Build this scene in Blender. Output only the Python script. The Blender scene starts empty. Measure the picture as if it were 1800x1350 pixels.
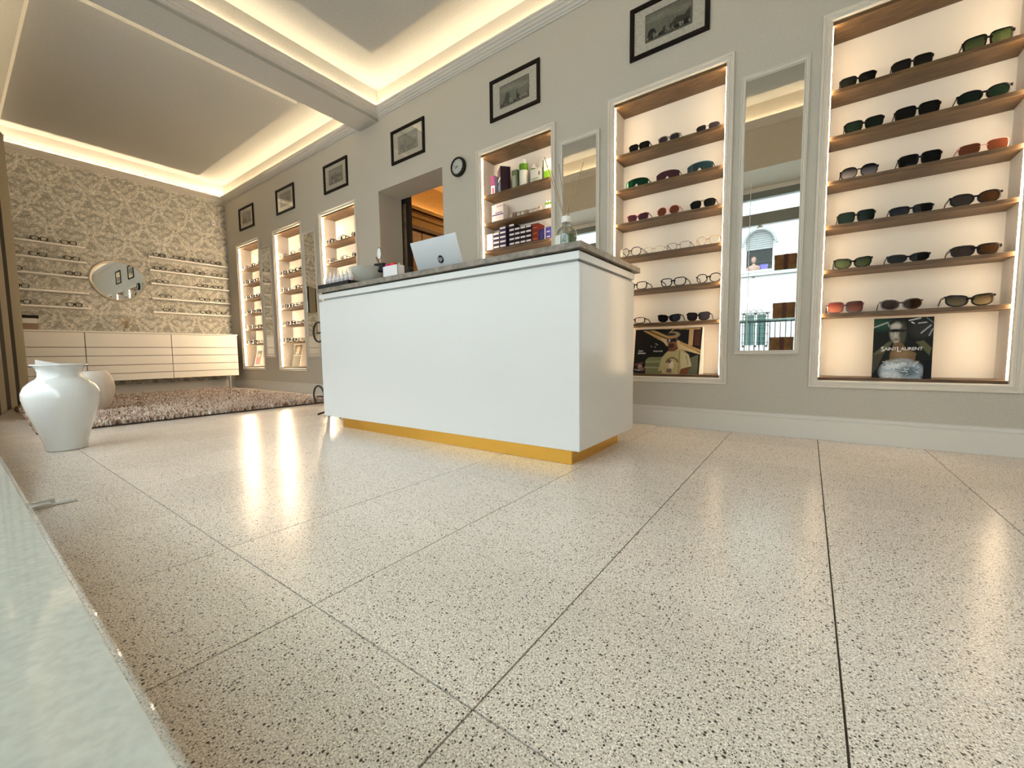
import bpy, bmesh, math, random
import numpy as np
from mathutils import Vector, Matrix
C = bpy.context.scene.collection
PI = math.pi
D = 2.811          # plane of the niche wall
XB = -7.66         # wallpapered end wall
random.seed(7); rng = np.random.default_rng(7)

# ---------------------------------------------------------------- camera, world, lights, exposure
cam_d = bpy.data.cameras.new('camera'); cam = bpy.data.objects.new('camera', cam_d); C.objects.link(cam)
cam_d.sensor_width = 36.0; cam_d.lens = 720.87 * 36 / 1800; cam_d.clip_start = 0.01; cam_d.clip_end = 200
def cam_matrix(yaw, pitch, roll, loc):
    f = Vector((math.sin(yaw) * math.cos(pitch), math.cos(yaw) * math.cos(pitch), math.sin(pitch)))
    r = Vector((math.cos(yaw), -math.sin(yaw), 0)); u = r.cross(f)
    c, s = math.cos(roll), math.sin(roll)
    rr = c * r + s * u; uu = -s * r + c * u
    m = Matrix((rr, uu, -f)).transposed().to_4x4(); m.translation = loc
    return m
cam.matrix_world = cam_matrix(-0.6254, -0.0762, -0.0129, Vector((0, 0, 0.5)))
sc = bpy.context.scene; sc.camera = cam
w = bpy.data.worlds.new('world'); sc.world = w; w.use_nodes = True
wn = w.node_tree.nodes; bg = wn['Background']
SKY_STRENGTH = 8.4
bg.inputs[0].default_value = (0.95, 0.98, 1.0, 1); bg.inputs[1].default_value = SKY_STRENGTH
sc.view_settings.view_transform = 'Standard'; sc.view_settings.look = 'None'
sc.view_settings.gamma = 1.0; sc.view_settings.use_curve_mapping = False
sc.view_settings.exposure = 0.25
sc.cycles.max_bounces = 14; sc.cycles.diffuse_bounces = 9; sc.cycles.glossy_bounces = 5
sc.cycles.transparent_max_bounces = 16; sc.cycles.sample_clamp_indirect = 6.0; sc.cycles.use_denoising = True
def area(name, loc, rot, sx, sy, power, col, portal=False):
    l = bpy.data.lights.new(name, 'AREA'); l.shape = 'RECTANGLE'; l.size = sx; l.size_y = sy; l.energy = power; l.color = col
    if portal: l.cycles.is_portal = True
    o = bpy.data.objects.new(name, l); C.objects.link(o); o.location = loc; o.rotation_euler = rot
    return o
area('window_portal', (-1.7, -0.56, 1.4), (-PI / 2, 0, 0), 7.2, 2.2, 1, (1, 1, 1), True)
LED = 44.0         # cove strips
LEDN = 44.0        # niche strips
WARM = (1.0, 0.80, 0.56)

# ---------------------------------------------------------------- materials
MATS = {}
def mat(name, col=(.8, .8, .8), rough=.5, metal=0.0, spec=.5, coat=0.0, emit=None, es=0.0, trans=0.0, alpha=1.0):
    if name in MATS: return MATS[name]
    m = bpy.data.materials.new(name); m.use_nodes = True; b = m.node_tree.nodes['Principled BSDF']
    b.inputs['Base Color'].default_value = (*col, 1); b.inputs['Roughness'].default_value = rough
    b.inputs['Metallic'].default_value = metal; b.inputs['Specular IOR Level'].default_value = spec
    b.inputs['Coat Weight'].default_value = coat; b.inputs['Coat Roughness'].default_value = .05
    b.inputs['Transmission Weight'].default_value = trans; b.inputs['Alpha'].default_value = alpha
    if emit: b.inputs['Emission Color'].default_value = (*emit, 1); b.inputs['Emission Strength'].default_value = es
    MATS[name] = m; return m
def nt(m): return m.node_tree.nodes, m.node_tree.links, m.node_tree.nodes['Principled BSDF']
def noise_mat(name, c1, c2, scale=20, rough=.5, stretch=(1, 1, 1), detail=4, bump=0.0, lo=.35, hi=.65, **k):
    if name in MATS: return MATS[name]
    m = mat(name, c1, rough, **k); N, L, b = nt(m)
    tc = N.new('ShaderNodeTexCoord'); mp = N.new('ShaderNodeMapping'); mp.inputs['Scale'].default_value = stretch
    ns = N.new('ShaderNodeTexNoise'); ns.inputs['Scale'].default_value = scale; ns.inputs['Detail'].default_value = detail
    cr = N.new('ShaderNodeValToRGB'); cr.color_ramp.elements[0].position = lo; cr.color_ramp.elements[1].position = hi
    cr.color_ramp.elements[0].color = (*c1, 1); cr.color_ramp.elements[1].color = (*c2, 1)
    L.new(tc.outputs['Object'], mp.inputs[0]); L.new(mp.outputs[0], ns.inputs['Vector']); L.new(ns.outputs['Fac'], cr.inputs[0])
    L.new(cr.outputs[0], b.inputs['Base Color'])
    if bump:
        bp = N.new('ShaderNodeBump'); bp.inputs['Strength'].default_value = bump; bp.inputs['Distance'].default_value = .004
        L.new(ns.outputs['Fac'], bp.inputs['Height']); L.new(bp.outputs[0], b.inputs['Normal'])
    return m
def attr_mat(name, rough=.6, spec=.3, coat=0.0):
    if name in MATS: return MATS[name]
    m = mat(name, (1, 1, 1), rough, spec=spec, coat=coat); N, L, b = nt(m)
    a = N.new('ShaderNodeAttribute'); a.attribute_name = 'print'; L.new(a.outputs['Color'], b.inputs['Base Color'])
    return m
def thin_glass(name, tint=(1, 1, 1), refl=.08, rough=0.0):
    if name in MATS: return MATS[name]
    m = bpy.data.materials.new(name); m.use_nodes = True; N = m.node_tree.nodes; L = m.node_tree.links; N.clear()
    o = N.new('ShaderNodeOutputMaterial'); mx = N.new('ShaderNodeMixShader'); t = N.new('ShaderNodeBsdfTransparent'); g = N.new('ShaderNodeBsdfGlossy')
    f = N.new('ShaderNodeLayerWeight'); f.inputs[0].default_value = .25
    mth = N.new('ShaderNodeMath'); mth.operation = 'MULTIPLY_ADD'; mth.inputs[1].default_value = .6; mth.inputs[2].default_value = refl
    t.inputs[0].default_value = (*tint, 1); g.inputs['Roughness'].default_value = rough; g.inputs[0].default_value = (1, 1, 1, 1)
    L.new(f.outputs['Fresnel'], mth.inputs[0]); L.new(mth.outputs[0], mx.inputs[0]); L.new(t.outputs[0], mx.inputs[1]); L.new(g.outputs[0], mx.inputs[2])
    L.new(mx.outputs[0], o.inputs[0]); MATS[name] = m; return m

WALL = noise_mat('wall_plaster', (.52, .485, .415), (.55, .515, .445), 90, .85, bump=.12)
WHITE = mat('white_trim_paint', (.74, .72, .68), .45)
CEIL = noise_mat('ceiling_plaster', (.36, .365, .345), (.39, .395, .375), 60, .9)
LACQ = mat('white_lacquer', (.66, .665, .66), .22, spec=.4)
WOOD = noise_mat('oak_shelf', (.065, .035, .013), (.155, .086, .033), 9, .5, stretch=(1.2, 14, 14), detail=6, bump=.1)
WOODD = noise_mat('dark_oak', (.10, .05, .02), (.19, .10, .04), 9, .5, stretch=(1.2, 14, 14), detail=6)
STONE = noise_mat('counter_stone', (.14, .115, .085), (.25, .215, .17), 28, .35, detail=8)
BRASS = mat('brushed_brass', (.78, .44, .08), .22, 1.0)
NICHE = mat('niche_paint', (.76, .70, .62), .7)
TRIM = mat('moulding_paint', (.68, .635, .56), .5)
STRIP = mat('led_warm', (1, .9, .7), .5, emit=(1.0, .77, .50), es=LED)
STRIPN = mat('led_niche', (1, .9, .7), .5, emit=(1.0, .74, .46), es=LEDN)
STRIPF = mat('led_niche_far', (1, .9, .7), .5, emit=(1.0, .74, .46), es=LEDN * 3.2)
MIRROR = mat('mirror_silver', (.90, .91, .90), .01, 1.0)
BLACK = mat('black_satin', (.010, .009, .009), .4, spec=.2)
BLKFR = mat('picture_frame_black', (.010, .006, .005), .5, spec=.15)
CERAM = mat('white_ceramic', (.62, .64, .64), .12, coat=.6)
CREAM = mat('cream_ceramic', (.58, .53, .47), .3)
STEEL = mat('brushed_steel', (.6, .6, .6), .3, 1.0)
GLASS = thin_glass('clear_glass')
PLASTW = mat('white_plastic', (.72, .70, .70), .4)

# terrazzo floor tile
def terrazzo():
    m = mat('terrazzo', (.5, .45, .38), .24, spec=.5); N, L, b = nt(m)
    g = N.new('ShaderNodeNewGeometry')
    oi = N.new('ShaderNodeObjectInfo')
    def vor(scale, rnd=1.0):
        v = N.new('ShaderNodeTexVoronoi'); v.inputs['Scale'].default_value = scale; v.inputs['Randomness'].default_value = rnd
        L.new(g.outputs['Position'], v.inputs['Vector']); return v
    def ramp(src, p0, p1, c0, c1, interp='LINEAR'):
        r = N.new('ShaderNodeValToRGB'); r.color_ramp.interpolation = interp
        r.color_ramp.elements[0].position = p0; r.color_ramp.elements[1].position = p1
        r.color_ramp.elements[0].color = c0; r.color_ramp.elements[1].color = c1; L.new(src, r.inputs[0]); return r
    def mix(fac, a, bb):
        x = N.new('ShaderNodeMix'); x.data_type = 'RGBA'; L.new(fac, x.inputs[0])
        for s, i in ((a, 6), (bb, 7)):
            if isinstance(s, tuple): x.inputs[i].default_value = s
            else: L.new(s, x.inputs[i])
        return x.outputs[2]
    n1 = N.new('ShaderNodeTexNoise'); n1.inputs['Scale'].default_value = 330; n1.inputs['Detail'].default_value = 3; L.new(g.outputs['Position'], n1.inputs['Vector'])
    n2 = N.new('ShaderNodeTexNoise'); n2.inputs['Scale'].default_value = 2.2; n2.inputs['Detail'].default_value = 3; L.new(g.outputs['Position'], n2.inputs['Vector'])
    base = ramp(n1.outputs['Fac'], .36, .66, (.50, .445, .39, 1), (.98, .905, .825, 1)).outputs[0]
    cloud = ramp(n2.outputs['Fac'], .3, .7, (.92, .91, .90, 1), (1, 1, 1, 1)).outputs[0]
    mm = N.new('ShaderNodeMix'); mm.data_type = 'RGBA'; mm.blend_type = 'MULTIPLY'; mm.inputs[0].default_value = 1; L.new(base, mm.inputs[6]); L.new(cloud, mm.inputs[7])
    col = mm.outputs[2]
    def specks(scale, thr, keep, dark):
        v = vor(scale); near = ramp(v.outputs['Distance'], thr * .8, thr, (1, 1, 1, 1), (0, 0, 0, 1)).outputs[0]
        sx = N.new('ShaderNodeSeparateColor'); L.new(v.outputs['Color'], sx.inputs[0])
        sel = ramp(sx.outputs[0], keep, keep + .01, (1, 1, 1, 1), (0, 0, 0, 1)).outputs[0]
        p = N.new('ShaderNodeMath'); p.operation = 'MULTIPLY'; L.new(near, p.inputs[0]); L.new(sel, p.inputs[1])
        return mix(p.outputs[0], None, dark) if False else (p.outputs[0], dark)
    for args in ((360, .40, .42, (.20, .16, .125, 1)), (215, .34, .26, (.07, .055, .045, 1)), (118, .27, .34, (.045, .038, .032, 1)), (260, .34, .26, (1, .95, .87, 1))):
        f, d = specks(*args); x = N.new('ShaderNodeMix'); x.data_type = 'RGBA'; L.new(f, x.inputs[0]); L.new(col, x.inputs[6]); x.inputs[7].default_value = d; col = x.outputs[2]
    hv = N.new('ShaderNodeMath'); hv.operation = 'MULTIPLY_ADD'; L.new(oi.outputs['Random'], hv.inputs[0]); hv.inputs[1].default_value = .09; hv.inputs[2].default_value = .955
    x = N.new('ShaderNodeMix'); x.data_type = 'RGBA'; x.blend_type = 'MULTIPLY'; x.inputs[0].default_value = 1; L.new(col, x.inputs[6]); L.new(hv.outputs[0], x.inputs[7])
    L.new(x.outputs[2], b.inputs['Base Color'])
    return m
TERR = terrazzo()

# ---------------------------------------------------------------- mesh helpers
class MB:
    def __init__(s): s.v = []; s.f = []
    def add(s, vs, fs):
        n = len(s.v); s.v += [tuple(p) for p in vs]; s.f += [tuple(i + n for i in f) for f in fs]; return s
    def box(s, x0, x1, y0, y1, z0, z1):
        return s.add([(x0, y0, z0), (x1, y0, z0), (x1, y1, z0), (x0, y1, z0), (x0, y0, z1), (x1, y0, z1), (x1, y1, z1), (x0, y1, z1)],
                     [(3, 2, 1, 0), (4, 5, 6, 7), (0, 1, 5, 4), (1, 2, 6, 5), (2, 3, 7, 6), (3, 0, 4, 7)])
    def bevbox(s, x0, x1, y0, y1, z0, z1, b=.003, seg=1):
        bm = bmesh.new(); bmesh.ops.create_cube(bm, size=1)
        for v in bm.verts: v.co = Vector(((x0 + x1) / 2 + v.co.x * (x1 - x0), (y0 + y1) / 2 + v.co.y * (y1 - y0), (z0 + z1) / 2 + v.co.z * (z1 - z0)))
        bmesh.ops.bevel(bm, geom=bm.edges[:], offset=b, segments=seg, affect='EDGES', profile=.5)
        bm.verts.index_update(); s.add([v.co[:] for v in bm.verts], [[v.index for v in f.verts] for f in bm.faces]); bm.free(); return s
    def lathe(s, prof, c=(0, 0, 0), n=24, axis='z', cap=True):
        vs = []; fs = []
        for r, h in prof:
            for k in range(n):
                a = 2 * PI * k / n
                p = (r * math.cos(a), r * math.sin(a), h)
                if axis == 'y': p = (p[0], h, -p[1])
                if axis == 'x': p = (h, p[0], p[1])
                vs.append((p[0] + c[0], p[1] + c[1], p[2] + c[2]))
        for i in range(len(prof) - 1):
            for k in range(n): fs.append((i * n + k, i * n + (k + 1) % n, (i + 1) * n + (k + 1) % n, (i + 1) * n + k))
        if cap:
            if prof[0][0] > 1e-6: fs.append(tuple(range(n))[::-1])
            if prof[-1][0] > 1e-6: fs.append(tuple((len(prof) - 1) * n + k for k in range(n)))
        return s.add(vs, fs)
    def tube(s, path, r, n=8, closed=False):
        P = [Vector(p) for p in path]; m = len(P); rs = r if isinstance(r, (list, tuple)) else [r] * m
        vs = []; fs = []; up = None
        for i in range(m):
            if closed: t = (P[(i + 1) % m] - P[i - 1]).normalized()
            else: t = (P[min(i + 1, m - 1)] - P[max(i - 1, 0)]).normalized()
            if up is None: up = t.orthogonal().normalized()
            up = (up - t * up.dot(t)).normalized(); sd = t.cross(up)
            for k in range(n):
                a = 2 * PI * k / n; vs.append(P[i] + (up * math.cos(a) + sd * math.sin(a)) * rs[i])
        for i in range(m if closed else m - 1):
            for k in range(n):
                j = (i + 1) % m; fs.append((i * n + k, i * n + (k + 1) % n, j * n + (k + 1) % n, j * n + k))
        if not closed: fs += [tuple(range(n))[::-1], tuple((m - 1) * n + k for k in range(n))]
        return s.add(vs, fs)
    def ribbon(s, path, w, t):   # flat bar along a path in the y-z plane, width w in x
        vs = []; fs = []; m = len(path)
        for i, (x, y, z) in enumerate(path):
            a = path[max(i - 1, 0)]; b = path[min(i + 1, m - 1)]
            dy, dz = b[1] - a[1], b[2] - a[2]; l = math.hypot(dy, dz) or 1; ny, nz = -dz / l * t[i] / 2, dy / l * t[i] / 2
            vs += [(x - w / 2, y + ny, z + nz), (x + w / 2, y + ny, z + nz), (x + w / 2, y - ny, z - nz), (x - w / 2, y - ny, z - nz)]
        for i in range(m - 1):
            for k in range(4): fs.append((i * 4 + k, i * 4 + (k + 1) % 4, (i + 1) * 4 + (k + 1) % 4, (i + 1) * 4 + k))
        fs += [(3, 2, 1, 0), tuple((m - 1) * 4 + k for k in range(4))]
        return s.add(vs, fs)
    def prism(s, pts, y0, y1):  # polygon in x-z extruded along y
        n = len(pts); vs = [(x, y0, z) for x, z in pts] + [(x, y1, z) for x, z in pts]
        fs = [tuple(range(n)), tuple(range(2 * n - 1, n - 1, -1))] + [(i, i + n, (i + 1) % n + n, (i + 1) % n) for i in range(n)]
        return s.add(vs, fs)
    def sweep(s, prof, path):
        """prof: closed list of (out, z); path: list of ((x, y), (nx, ny)) with mitred outward offset directions"""
        n = len(prof); vs = []; fs = []
        for (x, y), (nx, ny) in path:
            for o, z in prof: vs.append((x + nx * o, y + ny * o, z))
        for i in range(len(path) - 1):
            for k in range(n): fs.append((i * n + k, (i + 1) * n + k, (i + 1) * n + (k + 1) % n, i * n + (k + 1) % n))
        fs += [tuple(range(n)), tuple(range((len(path) - 1) * n, len(path) * n))[::-1]]
        return s.add(vs, fs)
    def data(s, name, m=None, smooth=False, off=(0, 0, 0)):
        me = bpy.data.meshes.new(name)
        me.from_pydata([(a - off[0], b - off[1], c - off[2]) for a, b, c in s.v], [], s.f)
        bm = bmesh.new(); bm.from_mesh(me); bmesh.ops.recalc_face_normals(bm, faces=bm.faces[:]); bm.to_mesh(me); bm.free()
        if m: me.materials.append(m)
        if smooth:
            me.polygons.foreach_set('use_smooth', [True] * len(me.polygons))
            try: me.set_sharp_from_angle(angle=math.radians(38))
            except Exception: pass
        me.update(); return me
def wloc(o):
    p = Vector((0, 0, 0))
    while o is not None: p += o.location; o = o.parent
    return p
def obj(name, data, parent=None, **k):
    o = bpy.data.objects.new(name, data); C.objects.link(o)
    if parent is not None: o.parent = parent
    for a, b in k.items():
        if b: o[a] = b
    return o
def part(name, mb, m, parent=None, smooth=False, local=False, **k):
    off = (0, 0, 0) if (parent is None or local) else tuple(wloc(parent))
    return obj(name, mb.data(name, m, smooth, off), parent, **k)
def thing(name, label, cat, loc=(0, 0, 0), rz=0, group=None):
    o = obj(name, None, label=label, category=cat, group=group); o.location = loc; o.rotation_euler = (0, 0, rz); return o
def solo(name, mb, m, label, cat, loc=None, smooth=False, group=None):
    """a thing that is one mesh, given in world coordinates, its origin at loc"""
    loc = loc or (0, 0, 0)
    o = obj(name, mb.data(name, m, smooth, loc), label=label, category=cat, group=group); o.location = loc; return o
def struct(name, mb, m, parent=None, smooth=False):
    return part(name, mb, m, parent, smooth, kind='structure' if parent is None else None)

# ---------------------------------------------------------------- printed pictures: colours on a fine grid (flat print)
class Canvas:
    def __init__(s, w, h, col): s.w = w; s.h = h; s.a = np.ones((h, w, 3)) * np.array(col); s.U, s.V = np.meshgrid((np.arange(w) + .5) / w, (np.arange(h) + .5) / h)
    def put(s, m, col):
        m = np.clip(m, 0, 1)[..., None]; s.a = s.a * (1 - m) + np.array(col) * m; return s
    def ell(s, cx, cy, rx, ry, col, soft=.15, rot=0):
        c, n = math.cos(rot), math.sin(rot); x = (s.U - cx) * c + (s.V - cy) * n; y = -(s.U - cx) * n + (s.V - cy) * c
        d = np.sqrt((x / rx) ** 2 + (y / ry) ** 2); return s.put((1 - d) / soft + .5, col)
    def poly(s, pts, col, k=1.0):
        ins = np.zeros_like(s.U, bool); n = len(pts)
        for i in range(n):
            x0, y0 = pts[i]; x1, y1 = pts[(i + 1) % n]
            if y0 == y1: continue
            cnd = ((y0 > s.V) != (y1 > s.V)) & (s.U < (x1 - x0) * (s.V - y0) / (y1 - y0) + x0); ins ^= cnd
        return s.put(ins * k, col)
    def rect(s, a, b, c, d, col, k=1.0): return s.poly([(a, c), (b, c), (b, d), (a, d)], col, k)
    def line(s, x0, y0, x1, y1, wd, col):
        dx, dy = x1 - x0, y1 - y0; t = np.clip(((s.U - x0) * dx + (s.V - y0) * dy) / (dx * dx + dy * dy), 0, 1)
        d = np.hypot(s.U - x0 - t * dx, s.V - y0 - t * dy); return s.put((wd - d) / (wd * .6) + .3, col)
    def grain(s, amt, sc=1):
        h, w = s.h // sc + 1, s.w // sc + 1; n = rng.normal(0, amt, (h, w)).repeat(sc, 0).repeat(sc, 1)[:s.h, :s.w]; s.a = s.a * (1 + n[..., None]); return s
    def mesh(s, name, m, o, ux, uz):
        """grid mesh spanned by o, ux, uz"""
        w, h = s.w, s.h; U, V = np.meshgrid(np.linspace(0, 1, w), np.linspace(0, 1, h)); o, ux, uz = map(np.array, (o, ux, uz))
        P = o + U[..., None] * ux + V[..., None] * uz
        i = np.arange(w * h).reshape(h, w); F = np.stack([i[:-1, :-1], i[:-1, 1:], i[1:, 1:], i[1:, :-1]], -1).reshape(-1, 4)
        me = bpy.data.meshes.new(name); me.vertices.add(w * h); me.vertices.foreach_set('co', P.reshape(-1))
        me.loops.add(F.size); me.loops.foreach_set('vertex_index', F.reshape(-1)); me.polygons.add(len(F)); me.polygons.foreach_set('loop_start', np.arange(0, F.size, 4))
        me.update(calc_edges=True)
        ca = me.color_attributes.new('print', 'FLOAT_COLOR', 'POINT'); c = np.ones((w * h, 4)); c[:, :3] = np.clip(s.a.reshape(-1, 3), 0, 1); ca.data.foreach_set('color', c.reshape(-1))
        me.materials.append(m); return me
PRINT = attr_mat('printed_paper'); PRINTG = attr_mat('printed_gloss', .5, .12)
def text(name, s, size, m, parent, loc, ext=.0006, shear=0, align='LEFT', scale=(1, 1), space=1.0, rx=PI / 2, rz=0):
    cu = bpy.data.curves.new(name, 'FONT'); cu.body = s; cu.size = size; cu.extrude = ext; cu.shear = shear; cu.align_x = align; cu.space_character = space; cu.resolution_u = 2
    t = bpy.data.objects.new('tmp_text', cu); C.objects.link(t); dg = bpy.context.evaluated_depsgraph_get(); dg.update()
    me = bpy.data.meshes.new_from_object(t.evaluated_get(dg)); me.name = name; bpy.data.objects.remove(t); me.materials.clear(); me.materials.append(m)
    o = obj(name, me, parent); o.rotation_euler = (rx, 0, rz); o.scale = (scale[0], scale[1], 1); o.location = Vector(loc) - (wloc(parent) if parent else Vector((0, 0, 0))); return o
# ---------------------------------------------------------------- room shell
GX0, GY0, GS = -2.0586, 0.403, 0.4231
floor = struct('floor', MB().box(XB - .1, 2.3, -.6, D + .05, -.12, -.0035), mat('tile_grout', (.07, .052, .035), .95))
tile_cache = {}
def tile(x0, x1, y0, y1):
    key = (round(x1 - x0, 3), round(y1 - y0, 3))
    if key not in tile_cache:
        hx, hy = (x1 - x0) / 2 - .0015, (y1 - y0) / 2 - .0015
        tile_cache[key] = MB().bevbox(-hx, hx, -hy, hy, -.02, 0, .0004).data('floor_tile', TERR)
    o = obj('floor_tile', tile_cache[key], floor); o.location = ((x0 + x1) / 2, (y0 + y1) / 2, 0)
k0 = math.floor((XB - GX0) / GS); ys = [-.05] + [GY0 + GS * j for j in range(0, 6)] + [D]
for k in range(k0, 11):
    a, b = max(GX0 + k * GS, XB), min(GX0 + (k + 1) * GS, 2.2)
    if b - a < .01: continue
    for y0, y1 in zip(ys[:-1], ys[1:]):
        if y1 - y0 > .01: tile(a, b, y0, y1)

NICH = [(-7.25, -6.555), (-6.05, -5.36), (-4.856, -4.165), (-2.33, -1.635), (-1.138, -.442), (.043, .741)]
ZN0, ZN1 = .329, 2.18
DOOR = (-3.735, -2.79, 2.212)
ops = sorted([(a, b, ZN0, ZN1) for a, b in NICH] + [(DOOR[0], DOOR[1], -.1, DOOR[2])])
mb = MB(); x = XB - .1
for a, b, z0, z1 in ops:
    mb.box(x, a, D, D + .3, -.1, 3.3)
    if z0 > 0: mb.box(a, b, D, D + .3, -.1, z0)
    mb.box(a, b, D, D + .3, z1, 3.3); x = b
mb.box(x, 2.3, D, D + .3, -.1, 3.3)
struct('wall_right', mb, WALL)
# damask wallpaper on the end wall (printed on the wall's own surface)
def damask(w, h, W, H):
    c = Canvas(w, h, (.36, .35, .31)); X = c.U * W; Z = c.V * H
    pw, ph = .36, .52
    def motif(X, Z):
        x = (X / pw) % 1 - .5; z = (Z / ph) % 1 - .5
        x = np.abs(x) * pw; z = z * ph; m = np.zeros_like(x)
        r = np.hypot(x, z - .02); th = np.arctan2(x, z - .02)
        m = np.maximum(m, (r < .055 + .035 * np.cos(5 * th)) & (r > .018))
        for a, rr, s in ((.45, .12, .05), (1.15, .115, .045), (1.9, .12, .045), (2.6, .13, .04)):
            px, pz = rr * math.sin(a), .02 + rr * math.cos(a)
            dx = (x - px) * math.cos(a) - (z - pz) * math.sin(a); dz = (x - px) * math.sin(a) + (z - pz) * math.cos(a)
            m = np.maximum(m, ((dx / (s * .5)) ** 2 + (dz / s) ** 2 < 1) & (np.abs(dx) > .003))
        t2 = np.hypot(x, z - .2); m = np.maximum(m, (t2 < .05) & (np.sin((z - .2) * 240) > -.2))
        t3 = np.hypot(x, z + .2); m = np.maximum(m, (t3 < .042) & (np.sin(np.arctan2(x, z + .2) * 7) > -.3))
        lat = np.abs(np.hypot(x - pw / 2, (z) * .75) - .155) < .009; m = np.maximum(m, lat)
        return m
    m = np.maximum(motif(X, Z), motif(X + pw / 2, Z + ph / 2))
    for _ in range(1): m = (m + np.roll(m, 1, 0) + np.roll(m, -1, 0) + np.roll(m, 1, 1) + np.roll(m, -1, 1)) / 5
    b = rng.random(m.shape); b = (b + np.roll(b, 1, 0) + np.roll(b, 1, 1) + np.roll(b, -1, 0) + np.roll(b, -1, 1)) / 5
    c.put(np.clip(m * (.18 + 1.0 * b), 0, .85), (.68, .66, .60)); c.grain(.22); c.grain(.09, 3); return c
dw = damask(420, 470, D - .17, 3.06)
wl = struct('wall_back', MB().box(XB - .1, XB, -.1, D + .3, -.1, 3.3), WHITE)
obj('wallpaper', dw.mesh('wallpaper', attr_mat('wallpaper_print', .75, .2), (XB + .002, .17, -.0), (0, D - .17, 0), (0, 0, 3.06)), wl)
# window side wall, y = .17, with the opening of the display bay
BX0, BX1 = -5.3, 1.9
mb = MB().box(XB - .1, BX0, -.1, .17, -.1, 3.3).box(BX0, BX1, -.1, .17, 2.5, 3.3).box(BX1, 2.3, -.1, .17, -.1, 3.3)
mb.box(BX0 - .12, BX0, -.62, -.1, -.1, 3.3).box(BX1, BX1 + .12, -.62, -.1, -.1, 3.3).box(BX0, BX1, -.62, -.1, 2.5, 2.62)
struct('wall_front', mb, WALL)
struct('wall_near', MB().box(2.2, 2.3, -.1, D + .3, -.1, 3.3), WALL)
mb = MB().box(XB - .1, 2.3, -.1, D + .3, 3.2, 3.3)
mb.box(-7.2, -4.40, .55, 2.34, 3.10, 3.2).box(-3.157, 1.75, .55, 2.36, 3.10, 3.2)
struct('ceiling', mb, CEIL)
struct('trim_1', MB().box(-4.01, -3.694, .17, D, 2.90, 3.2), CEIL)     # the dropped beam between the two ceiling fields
PROF = [(0, 2.93), (.014, 2.93), (.016, 2.938), (.028, 2.941), (.031, 2.951), (.046, 2.956), (.05, 2.968), (.066, 2.973), (.07, 2.982), (.08, 2.985), (.08, 3.0), (.07, 3.0), (.068, 2.99), (0, 2.99)]
def rect_path(x0, x1, y0, y1): return [((x0, y0), (1, 1)), ((x1, y0), (-1, 1)), ((x1, y1), (-1, -1)), ((x0, y1), (1, -1)), ((x0, y0), (1, 1))]
for nm, r in (('trim_2', (XB, -4.01, .17, D)), ('trim_3', (-3.694, 2.2, .17, D))):
    t = struct(nm, MB().sweep(PROF, rect_path(*r)), mat('cornice_paint', (.60, .575, .53), .5))
    part('led_strip', MB().sweep([(.022, 2.9905), (.040, 2.9905), (.040, 2.995), (.022, 2.995)], rect_path(*r)), STRIP, t)
BPROF = [(0, 0), (.012, 0), (.012, .104), (.006, .108), (.006, .112), (.010, .114), (.008, .124), (0, .130)]
def baseboard(name, pts, n):
    return struct(name, MB().sweep(BPROF, [(p, n) for p in pts]), mat('baseboard_paint', (.72, .69, .64), .45))
baseboard('baseboard_right', [(XB, D), (DOOR[0], D)], (0, -1)); baseboard('baseboard_near', [(DOOR[1], D), (2.2, D)], (0, -1))
baseboard('baseboard_back', [(XB, .17), (XB, D)], (1, 0))

def rect_frame(mb, x0, x1, z0, z1, prof, y):
    """mitred frame round an opening; prof: closed list of (outward, proud of y)"""
    n = len(prof); vs = []; fs = []
    for cx, cz, sx, sz in ((x0, z0, -1, -1), (x1, z0, 1, -1), (x1, z1, 1, 1), (x0, z1, -1, 1)):
        for o, d in prof: vs.append((cx + sx * o, y - d, cz + sz * o))
    for i in range(4):
        j = (i + 1) % 4
        for k in range(n): fs.append((i * n + k, i * n + (k + 1) % n, j * n + (k + 1) % n, j * n + k))
    return mb.add(vs, fs)

# ---------------------------------------------------------------- lit wall niches
SHZ = [1.848, 1.615, 1.386, 1.157, .923, .690]
ND = .18
NNAMES = ['farthest niche, beside the papered end wall', 'second niche from the end wall', 'niche just left of the doorway', 'lotion and lens box niche right of the doorway', 'middle right niche with the landscape poster', 'rightmost and nearest niche with the upright poster']
for i, (a, b) in enumerate(NICH):
    t = thing('wall_niche', 'warmly lit oak shelf ' + NNAMES[i], 'shelf niche', (a, D, ZN0))
    mb = MB(); rect_frame(mb, a, b, ZN0, ZN1, [(0, -.004), (0, .006), (.006, .012), (.014, .012), (.017, .008), (.024, .008), (.028, .018), (.038, .018), (.041, .006), (.041, -.004)], D)
    part('moulding', mb, TRIM, t)
    part('back_panel', MB().box(a + .001, b - .001, D + ND, D + ND + .01, ZN0 + .001, ZN1 - .001), NICHE, t)
    for s, xx in ((-1, a), (1, b)):
        part('side_panel', MB().box(min(xx, xx - s * .004), max(xx, xx - s * .004), D + .001, D + ND, ZN0 + .001, ZN1 - .001), NICHE, t)
        xa, xi = xx - s * .0042, xx - s * .0068
        part('led_strip', MB().box(min(xa, xi), max(xa, xi), D + .006, D + .019, ZN0 + .018, ZN1 - .02), STRIPF if i < 3 else STRIPN, t)
    part('top_board', MB().box(a + .0045, b - .0045, D + .001, D + ND, ZN1 - .018, ZN1 - .0005), WOOD, t)
    part('sill_board', MB().bevbox(a + .0045, b - .0045, D - .004, D + ND, ZN0 + .0005, ZN0 + .0155, .001), WOOD, t)
    for z in SHZ: part('shelf', MB().bevbox(a + .0047, b - .0047, D + .018, D + ND, z - .02, z, .0012), WOOD, t)

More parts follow.
